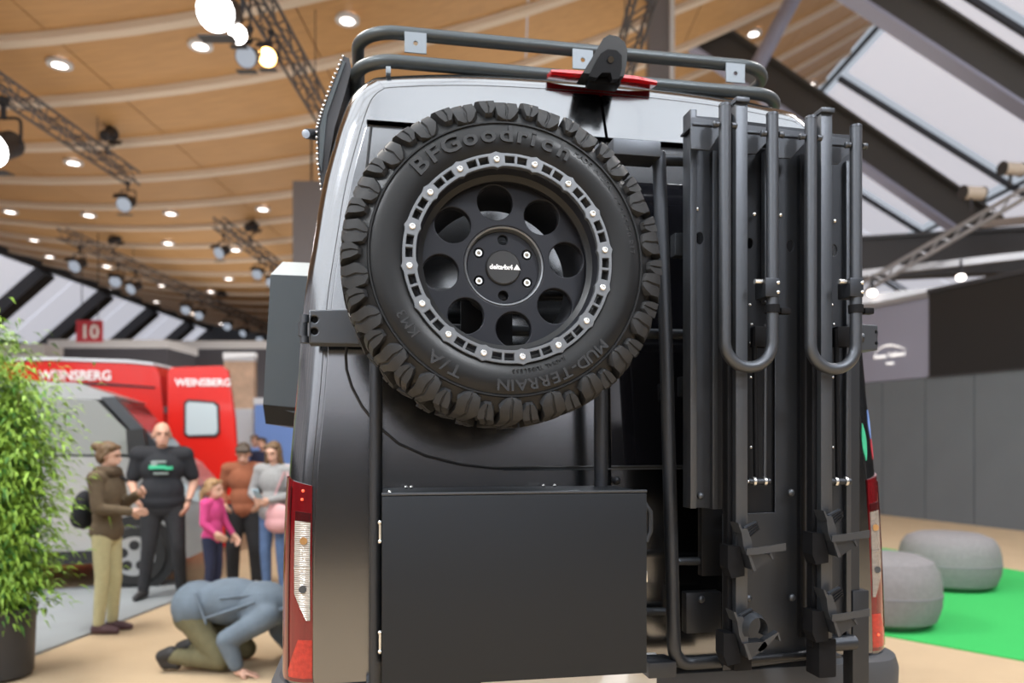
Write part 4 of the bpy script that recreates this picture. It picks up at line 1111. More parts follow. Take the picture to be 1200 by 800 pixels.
for px, py, lab in ((1022, 343, 'small glowing lamp near the hinge arm'), (1126, 325, 'small glowing lamp above the dark screen')):
    c = hp(px, py, 17.0); r = thing('stand_lamp', c, lab, 'lamp'); b = B(); b.sph(c, (.1, .1, .08), 12, 8); b.mk('bulb', 'downlight', r); b = B(); b.cyl(c+Vector((0, 0, .06)), c+Vector((0, 0, .4)), .05, .02, 10); b.mk('holder', 'spot_black', r)

# ================================================================== FAR STANDS, SIGN, BANNERS
r = thing('hall_sign', hp(106, 388, 30), 'red hanging sign with the number 10', 'sign')
b = B(); b.box(hp(105, 388, 30), (1.0, .12, .85), .01, Matrix.Rotation(-YAW, 3, 'Z')); b.mk('board', 'sign_red', r, sm=False)
me = text_mesh('10', .75, .02, bold=.012); o0 = hp(105, 396, 29.9)
me.transform(Matrix.Translation(o0) @ Matrix.Rotation(-YAW, 4, 'Z') @ UP); mkobj('number', me, 'white_print', r, sm=False)
for px in (96, 115): b = B(); b.cyl(hp(px, 375, 30), hp(px, 272, 30), .02, seg=6); b.mk('hanger', 'steel_dark', r)
def booth(name, x0_, y0_, x1_, y1_, d, m, label, cat, dep=.6):
    r = thing(name, hp((x0_+x1_)/2, y1_, d), label, cat); c = hp((x0_+x1_)/2, (y0_+y1_)/2, d)+Vector((S, C, 0))*dep/2; W, H_ = (x1_-x0_)*d/F, (y1_-y0_)*d/F; Mz = Matrix.Rotation(-YAW, 3, 'Z')
    b = B(); b.box(c, (W, dep, H_), .02, Mz); b.mk('body', m, r, sm=False)
    b = B(); b.box(c+Vector((0, 0, H_/2)), (W*1.03, dep*1.1, max(.08, H_*.06)), .01, Mz); b.mk('top_rail', 'booth_white', r, sm=False)
    b = B(); b.box(c+Vector((0, 0, -H_/2+.06)), (W*1.01, dep*1.05, .12), .01, Mz); b.mk('plinth', 'booth_dark', r, sm=False)
    return r
booth('exhibit_banner', 262, 418, 298, 592, 19, 'banner_beige', 'beige printed banner right of the red van door', 'banner', .2)
booth('exhibit_stand', 298, 470, 345, 601, 17, 'banner_blue', 'blue stand front beneath the van pod', 'stand')
booth('exhibit_stand', 270, 482, 296, 594.8, 18.5, 'booth_white', 'white stand block right of the red van door', 'stand', .4)
booth('exhibit_stand', 60, 403, 196, 558.4, 34, 'booth_dark', 'dark stand roof edge far behind the red van', 'stand', 3)
booth('exhibit_stand', 205, 404, 345, 551.9, 40, 'booth_dark', 'dark distant stand under the skylights near the pod', 'stand', 3)
booth('exhibit_stand', -40, 408, 52, 571.5, 26, 'booth_white', 'pale stand behind the bamboo', 'stand', 1)

# ================================================================== SILVER VAN (faces right) AND RED VAN BEHIND IT
HD = math.radians(16); fw = Vector((math.cos(HD), math.sin(HD))); sdv = Vector((-math.sin(HD), math.cos(HD)))
W0 = Vector(hfloor(158, 690))
def sv_(l, s_, z): p = W0+fw*l+sdv*s_; return hall(p.x, p.y, z+.02)      # l: metres ahead of the front wheel, s: across (0 = near flank)
sil = thing('silver_van', sv_(0, 0, 0), 'silver van facing right behind the woman in profile', 'van')
def flank(name, prof, s0, s1, m, par=None, sm=False):
    b = B(); b.ring([[sv_(l, s0, z) for l, z in prof], [sv_(l, s1, z) for l, z in prof]]); return b.mk(name, m, par or sil, sm=sm)
flank('body', [(-4.6, .34), (.55, .30), (.72, .38), (.74, .85), (.66, 1.10), (.50, 1.28), (.28, 1.42), (-.70, 1.44), (-4.7, 1.44)], 0, 1.95, 'silver_paint')
flank('hood', [(.64, 1.11), (.50, 1.31), (.28, 1.45), (.28, 1.40), (.5, 1.2)], .08, 1.87, 'silver_paint')
flank('roof', [(-.26, 2.06), (-.20, 2.10), (-.6, 2.24), (-4.6, 2.30), (-4.7, 2.1), (-4.7, 2.0)], .05, 1.9, 'silver_paint')
flank('windscreen', [(.32, 1.43), (-.22, 2.08), (-.30, 2.08), (.22, 1.43)], .10, 1.85, 'win_dark')
flank('a_pillar', [(.34, 1.43), (.20, 1.43), (-.34, 2.08), (-.20, 2.09)], .0, .09, 'powder_grey')
flank('door_window', [(.16, 1.46), (-.38, 2.05), (-1.25, 2.10), (-1.28, 1.46)], .02, .06, 'win_reflect_grey')
flank('b_pillar', [(-1.3, 1.44), (-1.42, 1.44), (-1.42, 2.12), (-1.3, 2.12)], .0, .09, 'silver_paint')
flank('side_window', [(-1.46, 1.48), (-3.2, 1.48), (-3.2, 2.12), (-1.46, 2.12)], .02, .06, 'win_dark')
flank('cabin', [(.12, 1.40), (-.34, 2.06), (-4.6, 2.10), (-4.6, 1.40)], .09, 1.82, 'trim_black')
flank('door_seam', [(-1.49, .5), (-1.51, .5), (-1.51, 1.44), (-1.49, 1.44)], -.004, .03, 'trim_black')
flank('door_handle', [(-1.28, 1.20), (-1.46, 1.20), (-1.46, 1.25), (-1.28, 1.25)], -.035, .01, 'trim_black')
flank('sill', [(-4.4, .28), (-.4, .28), (-.4, .42), (-4.4, .42)], -.012, .06, 'trim_black')
flank('headlamp', [(.40, .98), (.66, .92), (.66, 1.04), (.45, 1.16)], -.008, .3, 'win_light')
mr = flank('wing_mirror', [(.18, 1.42), (-.02, 1.42), (-.04, 1.72), (.12, 1.74)], -.26, -.08, 'trim_black')
for l in (0.0, -3.5):
    c0, c1 = sv_(l, -.03, .345), sv_(l, .22, .345); b = B(); b.tube([c0, c0.lerp(c1, .12), c0.lerp(c1, .88), c1], [.31, .345, .345, .31], 28); wh = b.mk('wheel', 'tyre_far', sil)
    b = B(); b.cyl(sv_(l, -.035, .345), sv_(l, .02, .345), .215, seg=24); rmo = b.mk('wheel_rim', 'silver_paint', wh)
    for k in range(5):
        a = 2*PI*k/5+.3; q = sv_(l+.12*math.cos(a), -.040, .345+.12*math.sin(a)); b = B(); b.cyl(q, sv_(l+.12*math.cos(a), -.02, .345+.12*math.sin(a)), .055, seg=10); b.mk('rim_hole', 'trim_black', wh)
    b = B(); b.cyl(sv_(l, -.006, .36), sv_(l, .1, .36), .43, seg=28); b.mk('wheel_arch', 'trim_black', sil)
DR = 11.5
red = thing('red_camper_van', hall((120-600)/F*DR, DR, 0), 'red high-roof camper van with open rear door behind the bald man', 'van')
def rpoly(pix, d=DR): return [((a-600)/F*d, CZ+(HZ-c)/F*d) for a, c in pix]
def rprism(name, pix, d0, d1, m, par=None, d=DR):
    pp = rpoly(pix, d); b = B(); b.ring([[hall(x, d0, z) for x, z in pp], [hall(x, d1, z) for x, z in pp]]); return b.mk(name, m, par or red, sm=False)
rprism('body', [(-150, 618), (-160, 500), (-150, 425), (60, 421), (150, 424), (176, 426), (183, 430), (187, 440), (191, 480), (196, 540), (197, 618)], DR, DR+2.0, 'red_paint')
rprism('roof_groove', [(-140, 449), (120, 448), (182, 453), (182, 455), (120, 451), (-140, 452)], DR-.02, DR+.1, 'lamp_red_dark')
rprism('roof_cap', [(-150, 427), (-150, 420), (60, 418.5), (150, 421.5), (180, 425), (182, 428), (150, 425), (60, 422)], DR-.03, DR+2.03, 'booth_white')
rprism('side_window', [(-20, 478), (60, 476), (60, 530), (-20, 530)], DR-.02, DR+.05, 'win_dark')
rprism('sill', [(-150, 624), (-150, 612), (197, 612), (197, 624)], DR-.03, DR+2, 'trim_black')
for px in (-90, 120):
    c = hall((px-600)/F*DR, DR, .34); n_ = Vector((S, C, 0)); b = B(); b.tube([c-n_*.03, c, c+n_*.2, c+n_*.24], [.3, .34, .34, .3], 24); wh = b.mk('wheel', 'tyre_far', red)
    b = B(); b.cyl(c-n_*.04, c+n_*.01, .2, seg=20); b.mk('wheel_rim', 'silver_paint', wh)
me = text_mesh('WEINSBERG', .20, .01, bold=.004); base = hp(88, 445, DR-.02)
me.transform(Matrix.Translation(base) @ Matrix.Rotation(-YAW, 4, 'Z') @ UP); mkobj('roof_lettering', me, 'white_print', red, sm=False)
# open rear door, facing the viewer
DD = 11.3
def dpoly(pix): return [((hp(a, c, DD)-hp(199, 515, DD)).dot(Vector((C, -S, 0))), hp(a, c, DD).z) for a, c in pix]
def door_plate(name, loops, off, th, m, par, bev=.01):
    me = curve_mesh(loops, th, bev); base = hp(199, 515, DD); base.z = 0
    me.transform(Matrix.Translation(base - Vector((S, C, 0))*off) @ Matrix.Rotation(-YAW, 4, 'Z') @ UP); return mkobj(name, me, m, par)
dout = dpoly([(199, 640), (199, 436), (203, 431), (262, 429), (269, 434), (277, 490), (281, 560), (282, 640)])
win = dpoly([(221, 474), (224, 471), (253, 473), (257, 477), (258, 505), (255, 509), (224, 510), (221, 507)])
rd = door_plate('rear_door', [dout], 0, .08, 'red_paint', red)
door_plate('rear_door_window', [win], .085, .012, 'win_light', rd, .004)
wo = dpoly([(218.5, 472), (223, 468), (254, 470.5), (259.5, 475), (260.5, 507), (256, 512), (223, 512.5), (218.5, 509)])
door_plate('window_frame', [wo, win], .08, .02, 'trim_black', rd, .004)
me = text_mesh('WEINSBERG', .15, .01, bold=.003); base = hp(238, 452, DD-.09)
me.transform(Matrix.Translation(base) @ Matrix.Rotation(-YAW, 4, 'Z') @ UP); mkobj('door_lettering', me, 'white_print', rd, sm=False)
for py in (480, 500, 560):
    b = B(); b.cyl(hp(196, py-4, DD), hp(196, py+4, DD), .05, seg=8); b.mk('door_hinge', 'steel_dark', rd)
b = B(); p0 = hp(193, 500, DD+.9); b.box((p0.x, p0.y, 1.5), (.12, .3, 2.2), .02); b.mk('door_jamb', 'batten', red)

# ================================================================== POTTED BAMBOO
px1, pd = -3.53, 5.30
pl = thing('potted_bamboo', hall(px1, pd, .02), 'tall leafy green bamboo in a black planter at left edge', 'potted plant')
b = B(); b.lathe([(.0001, 0), (.19, 0), (.2, .02), (.215, .44), (.225, .45), (.225, .47), (.2, .47), (.2, .42), (.0001, .42)], 36); b.mk('planter', 'pot', pl, True)
b = B(); b.lathe([(.0001, .425), (.12, .43), (.2, .42)], 24); b.mk('soil', 'hair_dark', pl, True)
rnd = random.Random(3)
canes = []
for k in range(16):
    a = rnd.uniform(0, 2*PI); rr_0 = rnd.uniform(.02, .15); lean_ = rnd.uniform(.05, .26); hgt = rnd.uniform(1.5, 2.5)
    base = Vector((rr_0*math.cos(a), rr_0*math.sin(a), .42)); pts = []
    for j in range(9):
        f = j/8; pts.append(base+Vector((math.cos(a)*lean_*f**1.5, math.sin(a)*lean_*f**1.5, (hgt-.42)*f)))
    b = B(); b.tube(pts, [.009*(1-.6*j/8) for j in range(9)], 7); b.mk('cane', 'cane', pl, True); canes.append(pts)
def leaves(name, m, count, seed, spread):
    rnd = random.Random(seed); vs, fs = [], []
    for k in range(count):
        pts = rnd.choice(canes); f = rnd.uniform(.06, 1)*8; i = min(int(f), 7); c = pts[i].lerp(pts[i+1], f-i)
        a = rnd.uniform(0, 2*PI); rad = abs(rnd.gauss(0, spread)); c = c + Vector((math.cos(a)*rad, math.sin(a)*rad, rnd.gauss(0, .07)))
        L = rnd.uniform(.05, .10); W = rnd.uniform(.007, .012)
        d = Vector((math.cos(a+rnd.gauss(0, .6)), math.sin(a+rnd.gauss(0, .6)), rnd.uniform(-.75, .35))).normalized(); sd = d.cross(Vector((0, 0, 1)))
        sd = (sd.normalized()+Vector((0, 0, rnd.uniform(-.5, .5)))).normalized(); n_ = len(vs)
        mid = c+d*L*.45+Vector((0, 0, .008)); vs += [c, mid+sd*W, c+d*L+Vector((0, 0, -.02)), mid-sd*W, mid+Vector((0, 0, .004))]
        fs += [(n_, n_+1, n_+4), (n_+1, n_+2, n_+4), (n_+2, n_+3, n_+4), (n_+3, n_, n_+4)]
    me = bpy.data.meshes.new(name); me.from_pydata(vs, [], fs); o = mkobj(name, me, m, pl, True, center=False); o['kind'] = 'stuff'
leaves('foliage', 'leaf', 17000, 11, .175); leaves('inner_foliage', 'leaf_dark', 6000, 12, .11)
# ================================================================== PEOPLE
LIVE = []
def blob(name, m, parent, items, vox=.011, smo=6):
    b = B()
    for it in items:
        if it[0] == 'e': b.sph(it[1], it[2], 16, 12, it[3] if len(it) > 3 else None)
        else:
            p0, r0, p1, r1 = it; b.capsule(p0, r0, p1, r1)
    bmesh.ops.recalc_face_normals(b.bm, faces=list(b.bm.faces))
    me = bpy.data.meshes.new(name); b.bm.to_mesh(me); b.bm.free()
    me.materials.append(MATS[m]); o = bpy.data.objects.new(name, me); link(o, parent, True)
    md = o.modifiers.new('r', 'REMESH'); md.mode = 'VOXEL'; md.voxel_size = vox; md.use_smooth_shade = True
    md = o.modifiers.new('s', 'SMOOTH'); md.factor = .5; md.iterations = smo
    LIVE.append(o); return o
V = Vector
def hand(wrist, dirv, palm_n, side, curl=.5):
    """palm plus five fingers, dirv: along the fingers, palm_n: palm normal"""
    d = V(dirv).normalized(); n = V(palm_n).normalized(); n = (n-d*n.dot(d)).normalized(); s = d.cross(n)*side; w_ = V(wrist); it = []
    pc = w_+d*.045
    it += [(w_, .024, pc, .030), (pc+s*.018, .018, pc+d*.035+s*.022, .014), (pc-s*.018, .018, pc+d*.03-s*.022, .014)]
    for k, (o_, L) in enumerate(((-.030, .055), (-.011, .072), (.009, .078), (.028, .070))):
        a0 = w_+d*.085+s*o_; m1 = a0+(d*math.cos(curl)+n*math.sin(curl))*L*.55; m2 = m1+(d*math.cos(curl*2)+n*math.sin(curl*2))*L*.45
        it += [(a0-d*.02, .0105, m1, .0095), (m1, .0095, m2, .0085)]
    t0 = w_+d*.03+s*.026; t1 = t0+(d*.6+s*.7+n*.3).normalized()*.035; t2 = t1+(d*.9+s*.1+n*.4).normalized()*.03
    it += [(t0, .012, t1, .011), (t1, .011, t2, .009)]
    return it
def head_items(c, yawd, k=1.0, nod=0.0):
    """c: centre of the skull; yawd: face direction angle about z (0 looks to -y)"""
    M = Matrix.Rotation(yawd, 3, 'Z') @ Matrix.Rotation(nod, 3, 'X')
    def t(x, y, z): return V(c)+M @ V((x*k, y*k, z*k))
    items = [('e', t(0, .008, .025), (.074*k, .092*k, .088*k), M), ('e', t(0, -.022, -.045), (.058*k, .062*k, .068*k), M), (t(0, -.090, -.004), .009*k, t(0, -.103, -.032), .013*k),
             (t(-.020, -.084, -.064), .010*k, t(.020, -.084, -.064), .010*k), ('e', t(-.076, .01, -.01), (.012*k, .022*k, .032*k), M), ('e', t(.076, .01, -.01), (.012*k, .022*k, .032*k), M), (t(-.042, -.078, .022), .013*k, t(.042, -.078, .022), .013*k)]
    return items, t, M
def person(spec):
    x1, d = spec['at']; H = spec['h']; k = H/1.72
    r = thing('person', hall(x1, d, spec.get('base', 0.0)), spec['label'], 'person', rz=-YAW+spec['face'])
    def q(p): return V(p)*k
    J = dict(neck=(0, .02, 1.44), chest=(0, .015, 1.27), waist=(0, .01, 1.05), hip=(0, .015, .92), head=(0, -.01, 1.60), shL=(.185, .02, 1.40), shR=(-.185, .02, 1.40),
             elL=(.235, .04, 1.12), elR=(-.235, .04, 1.12), wrL=(.24, -.04, .88), wrR=(-.24, -.04, .88), hiL=(.09, .015, .90), hiR=(-.09, .015, .90), knL=(.10, -.01, .49), knR=(-.10, -.01, .49), anL=(.105, .03, .09), anR=(-.105, .03, .09))
    J.update(spec.get('J', {})); J = {a: q(b_) for a, b_ in J.items()}
    bw = spec.get('build', 1.0); g = spec.get('belly', 1.0)
    hd, t, Mh = head_items(J['head'], spec.get('turn', 0), k*spec.get('hk', 1.0), spec.get('nod', 0))
    def limb(s, rr): return [(J['sh'+s], rr[0]*k, J['el'+s], rr[1]*k), (J['el'+s], rr[1]*k, J['wr'+s], rr[2]*k)]
    def leg(s, rr): return [(J['hi'+s], rr[0]*k, J['kn'+s], rr[1]*k), (J['kn'+s], rr[1]*k, J['an'+s], rr[2]*k)]
    torso = [('e', J['chest'], (.155*k*bw, .095*k*bw, .17*k)), ('e', J['waist'], (.135*k*bw, .09*k*bw, .16*k)), ('e', J['hip'], (.155*k*bw, .10*k*bw, .12*k)), (J['shL'], .055*k, J['shR'], .055*k), (J['chest'], .11*k*bw, J['neck'], .055*k)]
    body = hd+[(J['neck'], .052*k, J['head']+V((0, .01, -.05))*k, .05*k)]+torso
    for s, sg in (('L', 1), ('R', -1)):
        body += limb(s, (.045*bw, .038*bw, .026)) + leg(s, (.075, .052, .038))
        dv = (J['wr'+s]-J['el'+s]).normalized(); hn = spec.get('palm'+s, (-sg, 0, 0)); body += hand(J['wr'+s], dv, hn, sg, spec.get('curl', .45))
    blob('body', spec.get('skin', 'skin'), r, body, .0085, 3)
    for sx in (-1, 1):
        b = B(); b.sph(t(sx*.031, -.086, .003), .0085*k, 10, 8); b.mk('eye', 'eye', r, True)
        b = B(); b.capsule(t(sx*.018, -.092, .028), .0025*k, t(sx*.046, -.084, .028), .0025*k); b.mk('eyebrow', 'hair_dark', r, True)
    b = B(); b.capsule(t(-.016, -.092, -.064), .005*k, t(.016, -.092, -.064), .005*k); b.mk('mouth', 'lip', r, True)
    # garments
    top = [('e', J['chest'], (.172*k*bw, .118*k*bw, .19*k)), ('e', J['waist']+V((0, -.02*(g-1)*3, 0)), (.155*k*bw*g, .115*k*bw*g, .19*k)), ('e', J['hip']+V((0, 0, spec.get('hem', .03)))*k, (.180*k*bw, .134*k*bw, .13*k)), (J['shL'], .070*k*bw, J['shR'], .074*k*bw), (J['chest'], .12*k*bw, J['neck']+V((0, 0, -.02))*k, .066*k)]
    for s in 'LR':
        if spec.get('sleeve', 1) == 1: top += limb(s, (.066*bw, .056*bw, .043))
        else: top += [(J['sh'+s], .062*k*bw, J['sh'+s].lerp(J['el'+s], .74), .060*k*bw)]
    blob(spec['top'][0], spec['top'][1], r, top, .012, 6)
    tr = [('e', J['hip']+V((0, 0, -.02))*k, (.165*k*bw, .115*k*bw, .13*k))]
    lw = spec.get('legw', 1.0)
    for s in 'LR': tr += leg(s, (.094*lw*bw, .069*lw, .054*lw))
    blob(spec['trousers'][0], spec['trousers'][1], r, tr, .012, 6)
    for s in 'LR':
        a = J['an'+s]; fd = V((math.sin(spec.get('toe'+s, 0)), -math.cos(spec.get('toe'+s, 0)), 0)); z0 = .045*k
        base = V((a.x, a.y, z0)) if not spec.get('freefeet') else a
        blob('shoe', spec['shoe'], r, [(base+V((0, 0, .03*k)), .048*k, base-fd*.03*k, .042*k), (base-fd*.02*k, .042*k, base+fd*.10*k+V((0, 0, -.005*k)), .040*k), (base+fd*.08*k, .04*k, base+fd*.16*k+V((0, 0, -.012*k)), .031*k)], .011, 4)
    return r, t, Mh, J, k
def hair_cap(r, t, k, m, extra=(), name='hair', low=-.02):
    items = [('e', t(0, .022, .045), (.083*k, .094*k, .083*k)), ('e', t(0, .055, -.005+low*.3), (.078*k, .062*k, .085*k)), (t(-.06, -.045, .075), .028*k, t(.06, -.045, .075), .028*k), (t(-.078, .0, .02), .017*k, t(-.074, .03, -.03), .02*k), (t(.078, .0, .02), .017*k, t(.074, .03, -.03), .02*k)]
    return blob(name, m, r, items+list(extra), .009, 4)
RIGHT = PI/2     # faces the right of the picture
# 1 woman in brown jacket, profile
r, t, M, J, k = person(dict(at=(hfloor(127, 740)), h=1.62, face=RIGHT, label='woman in brown jacket and khaki trousers with bun, in profile at left', skin='skin', top=('jacket', 'cloth_brown'), trousers=('trousers', 'cloth_khaki'), shoe='shoe_plum', legw=.92,
    J=dict(elL=(.22, -.02, 1.13), wrL=(.10, -.22, 1.24), elR=(-.22, -.02, 1.13), wrR=(-.10, -.24, 1.10), knL=(.075, -.02, .49), knR=(-.085, .01, .49), anL=(.07, .0, .09), anR=(-.09, .04, .09)), hem=.0, turn=.1, nod=.12))
hair_cap(r, t, k, 'hair_brown', [('e', t(0, .125, .065), (.042*k, .045*k, .04*k))])
blob('scarf', 'cloth_scarf', r, [(V((-.06, -.045, 1.45))*k, .055*k, V((.06, -.045, 1.45))*k, .055*k), (V((-.08, .05, 1.46))*k, .05*k, V((.08, .05, 1.46))*k, .05*k), (V((-.08, .05, 1.46))*k, .05*k, V((-.06, -.045, 1.45))*k, .055*k), (V((.08, .05, 1.46))*k, .05*k, V((.06, -.045, 1.45))*k, .055*k)], .012)
bag = thing('backpack', r.location+Vector((0, 0, .92)), 'small black backpack on the back of the woman in profile', 'backpack', rz=-YAW+RIGHT)
blob('bag_body', 'cloth_black', bag, [('e', V((0, .20, .12)), (.13, .085, .17)), ('e', V((0, .25, .06)), (.10, .06, .10))], .012)
blob('bag_strap', 'cloth_black', bag, [(V((.12, .16, .18)), .014, V((.13, .02, .45)), .014), (V((.13, .02, .45)), .014, V((.12, -.10, .36)), .014)], .01, 2)
# 2 bald man in black shirt
r, t, M, J, k = person(dict(base=.02, at=hfloor(190, 703), h=1.80, face=.35, label='bald man in black printed T-shirt and black trousers facing the camera', skin='skin_b', top=('t_shirt', 'cloth_black'), trousers=('trousers', 'cloth_char'), shoe='shoe_dark', sleeve=0, build=1.22, belly=1.1, legw=1.0,
    J=dict(shL=(.205, .02, 1.40), shR=(-.205, .02, 1.40), elL=(.285, .07, 1.13), wrL=(.235, -.05, .93), elR=(-.27, .05, 1.13), wrR=(-.22, -.14, 1.0), hiL=(.10, .015, .90), knL=(.15, -.05, .49), anL=(.17, .03, .09), knR=(-.12, .0, .49), anR=(-.17, .05, .09)), toeL=.25, toeR=-.35, hk=1.04, palmL=(-1, .2, 0), turn=.15))
blob('beard', 'skin_b', r, [(t(-.03, -.07, -.085), .016*k, t(.03, -.07, -.085), .016*k)], .009, 3)
for (x, z, w_, h_, m) in ((-.03, 1.285, .15, .035, 'print_green'), (.07, 1.275, .07, .03, 'print_green'), (-.02, 1.335, .13, .02, 'print_grey'), (0, 1.225, .13, .02, 'print_grey'), (-.06, 1.31, .05, .02, 'print_grey')):
    b = B(); n_ = 6; rows = []
    for zz in (z-h_/2, z+h_/2):
        rows.append([V((x+w_*(j/n_-.5), -.155-.008+.55*(x+w_*(j/n_-.5))**2*1.6+abs(zz-1.27)*.12, zz))*k for j in range(n_+1)])
    b.ring(rows+[[p+V((0, .03, 0)) for p in rows[1]], [p+V((0, .03, 0)) for p in rows[0]]], False, False); b.mk('shirt_print', m, r, True)
b = B(); b.tube([J['wrL']+V((.032*math.cos(a*PI/6), .032*math.sin(a*PI/6), .03)) for a in range(13)], .008, 6); b.mk('wrist_watch', 'cloth_black', r, True)
# 3 girl in pink
r, t, M, J, k = person(dict(at=hfloor(250, 703), h=1.22, face=RIGHT*.9, label='little girl with ponytail in pink jumper and navy trousers', top=('jumper', 'cloth_pink'), trousers=('trousers', 'cloth_navy'), shoe='shoe_dark', hk=1.28, build=1.06, legw=1.05,
    J=dict(elL=(.24, -.03, 1.13), wrL=(.25, -.16, .94), elR=(-.22, .02, 1.12), wrR=(-.18, -.12, 1.0), head=(0, -.01, 1.60)), hem=.0))
hair_cap(r, t, k*1.28, 'hair_blond', [(t(0, .10, .03), .032*k, t(0, .15, -.06), .04*k), (t(0, .15, -.06), .04*k, t(0, .14, -.22), .022*k)])
# 4 teenager in rust hoodie
r, t, M, J, k = person(dict(at=hfloor(286, 688), h=1.62, face=.2, label='teenager in rust brown hoodie and dark cargo trousers looking down', top=('hoodie', 'cloth_rust'), trousers=('cargo_trousers', 'cloth_char'), shoe='shoe_light', legw=1.25, nod=.35, build=1.08,
    J=dict(head=(0, -.035, 1.58), elR=(-.26, .06, 1.12), wrR=(-.20, -.10, 1.0), elL=(.26, .06, 1.12), wrL=(.20, -.10, 1.0), knL=(.13, -.03, .49), anL=(.14, .03, .09), knR=(-.12, -.03, .49), anR=(-.13, .03, .09)), hem=.0))
hair_cap(r, t, k, 'hair_dark', [(t(-.05, -.075, .06), .03*k, t(.05, -.075, .06), .03*k)])
blob('hood', 'cloth_rust', r, [(V((-.09, .08, 1.44))*k, .05*k, V((.09, .08, 1.44))*k, .05*k)], .012)
# 5 woman with long hair, grey jumper
r, t, M, J, k = person(dict(at=hfloor(321, 696), h=1.62, face=-.25, label='woman with long brown hair in grey jumper and blue jeans', top=('knit_jumper', 'cloth_knit'), trousers=('jeans', 'cloth_jean'), shoe='cloth_brown', nod=.22, legw=.95, build=1.05,
    J=dict(elR=(-.27, .0, 1.13), wrR=(-.10, -.20, 1.10), elL=(.25, .0, 1.12), wrL=(.10, -.24, 1.08)), hem=.0))
hair_cap(r, t, k, 'hair_brown', [(t(-.075, .0, .02), .03*k, t(-.095, -.01, -.22), .032*k), (t(.075, .0, .02), .03*k, t(.095, -.01, -.22), .032*k), (t(-.06, .07, -.05), .05*k, t(.06, .07, -.2), .05*k)])
ph = thing('phone', r.location+Vector((0, 0, 1.05)), 'small pale phone in the hands of the long haired woman', 'phone', rz=-YAW-.25)
b = B(); b.box((.02, -.34, .03), (.075, .012, .15), .004, Matrix.Rotation(.7, 3, 'X')); b.mk('phone_body', 'phone', ph, True)
b = B(); b.box((.02, -.347, .036), (.066, .002, .13), 0, Matrix.Rotation(.7, 3, 'X')); b.mk('phone_screen', 'win_light', ph, True)
hb = thing('shoulder_bag', r.location+Vector((0, 0, .75)), 'pale pink shoulder bag on the long haired woman', 'bag', rz=-YAW-.25)
blob('bag_body', 'bag_pink', hb, [('e', V((.16, -.17, .10)), (.15, .07, .13)), ('e', V((.16, -.17, .02)), (.16, .08, .10))], .012)
blob('bag_strap', 'bag_pink', hb, [(V((.05, -.17, .18)), .010, V((.17, -.02, .62)), .010), (V((.17, -.02, .62)), .010, V((.27, -.15, .18)), .010)], .008, 2)
# two people far behind
r, t, M, J, k = person(dict(at=(-5.35, 16.0), h=1.74, face=.1, label='distant person in blue top between pod and teenager', top=('top', 'banner_blue'), trousers=('trousers', 'cloth_navy'), shoe='shoe_dark')); hair_cap(r, t, k, 'hair_brown')
r, t, M, J, k = person(dict(at=(-4.75, 14.6), h=1.68, face=-.2, label='distant person in dark top behind the long haired woman', top=('top', 'cloth_navy'), trousers=('trousers', 'cloth_char'), shoe='shoe_dark')); hair_cap(r, t, k, 'hair_dark')
# 6 man crouching on all fours, heading to the right
x1, d = hfloor(265, 786); d += .12
kn = thing('person', hall(x1, d, 0), 'person in blue-grey jacket crouching on hands and knees beside the van', 'person', rz=-YAW+RIGHT)
# local: -y is the way the person faces; z up
hipc, chest, nk = V((0, .25, .41)), V((0, -.24, .42)), V((0, -.42, .36))
hd, t, Mh = head_items(V((0, -.55, .27)), 0, .98, .9)
body = hd + [(nk, .055, V((0, -.50, .31)), .05), ('e', chest, (.15, .16, .10)), ('e', V((0, 0, .45)), (.14, .2, .10)), ('e', hipc, (.15, .13, .11)), (V((.17, -.32, .40)), .055, V((-.17, -.32, .40)), .055)]
pts = {'L': dict(sh=V((.19, -.30, .38)), el=V((.24, -.26, .20)), wr=V((.22, -.36, .035)), hi=V((.10, .25, .36)), knee=V((.14, -.05, .09)), an=V((.12, .34, .10))),
       'R': dict(sh=V((-.19, -.28, .38)), el=V((-.27, -.06, .26)), wr=V((-.26, -.13, .035)), hi=V((-.10, .25, .36)), knee=V((-.16, .02, .09)), an=V((-.14, .36, .11)))}
for s, sg in (('L', 1), ('R', -1)):
    p = pts[s]; body += [(p['sh'], .045, p['el'], .038), (p['el'], .038, p['wr'], .026), (p['hi'], .075, p['knee'], .052), (p['knee'], .05, p['an'], .036)]
    body += hand(p['wr'], V((0, -1, -.1)), V((0, 0, -1)), sg, .2)
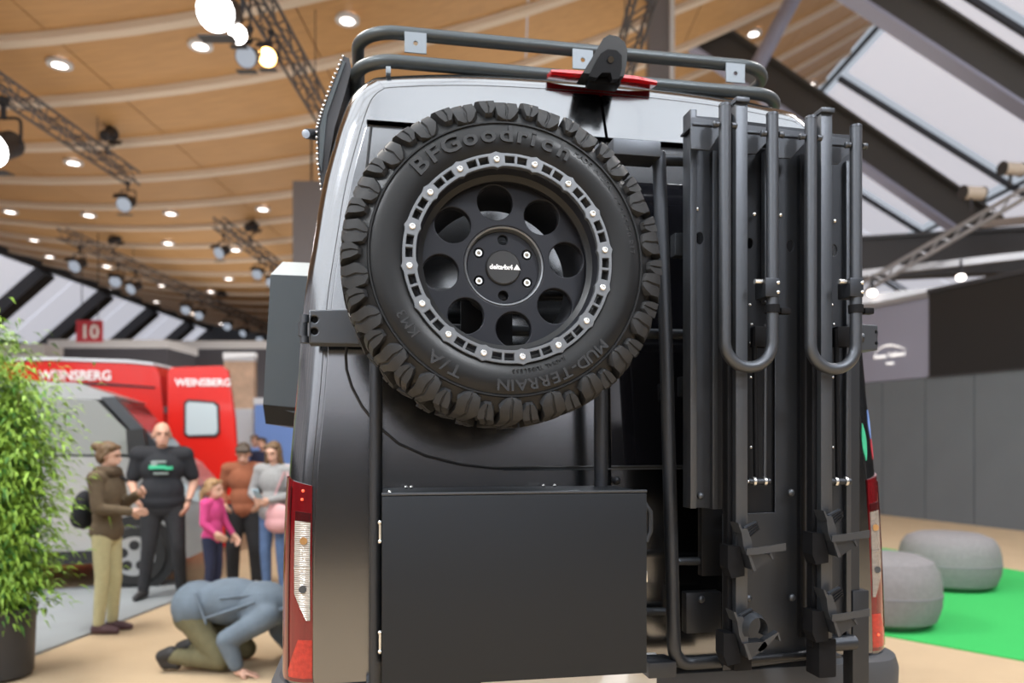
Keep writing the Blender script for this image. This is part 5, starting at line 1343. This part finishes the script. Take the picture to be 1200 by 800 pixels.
blob('body', 'skin', kn, body, .0085, 3)
jk = [('e', chest+V((0, .03, .03)), (.215, .22, .165)), ('e', V((0, 0, .47)), (.205, .26, .17)), ('e', hipc+V((0, .0, .03)), (.21, .18, .18)), (V((.17, -.30, .40)), .095, V((-.17, -.30, .40)), .095), (nk+V((0, .04, .02)), .09, nk+V((0, -.03, 0)), .085)]
for s in 'LR':
    p = pts[s]; jk += [(p['sh'], .09, p['el'], .072), (p['el'], .072, p['wr']+V((0, .01, .05)), .052)]
blob('jacket', 'cloth_bluegrey', kn, jk, .012, 5)
for i, (a, c_, rr0) in enumerate(((V((-.20, -.22, .50)), V((-.235, .10, .40)), .014), (V((-.15, -.26, .55)), V((-.20, .02, .53)), .012), (V((-.17, .20, .56)), V((-.225, .10, .36)), .013), (V((-.10, -.42, .44)), V((-.20, -.30, .42)), .02))):
    blob('jacket_fold', 'cloth_bluegrey', kn, [(a, rr0, c_, rr0*.8)], .008, 4)
tr = [('e', hipc+V((0, .03, -.04)), (.165, .14, .13))]
for s in 'LR': p = pts[s]; tr += [(p['hi'], .10, p['knee'], .078), (p['knee'], .075, p['an'], .056)]
blob('trousers', 'cloth_olive', kn, tr, .012, 5)
for s in 'LR':
    a = pts[s]['an']; blob('boot', 'shoe_dark', kn, [(a+V((0, .02, .02)), .055, a+V((0, .08, .0)), .05), (a+V((0, .08, 0)), .05, a+V((0, .06, -.06)), .038), (a+V((0, .05, -.05)), .038, a+V((0, -.02, -.065)), .032)], .011, 4)
hair_cap(kn, t, .98, 'hair_dark', name='hair')
for sx in (-1, 1):
    b = B(); b.sph(t(sx*.031, -.086, .003), .0105, 10, 8); b.mk('eye', 'eye', kn, True)

# evaluate the remeshed shapes once and keep plain meshes
dg = bpy.context.evaluated_depsgraph_get(); done = []
for o in LIVE:
    done.append((o, bpy.data.meshes.new_from_object(o.evaluated_get(dg))))
for o, me in done:
    o.modifiers.clear(); old = o.data; o.data = me; bpy.data.meshes.remove(old)
    for p in me.polygons: p.use_smooth = True
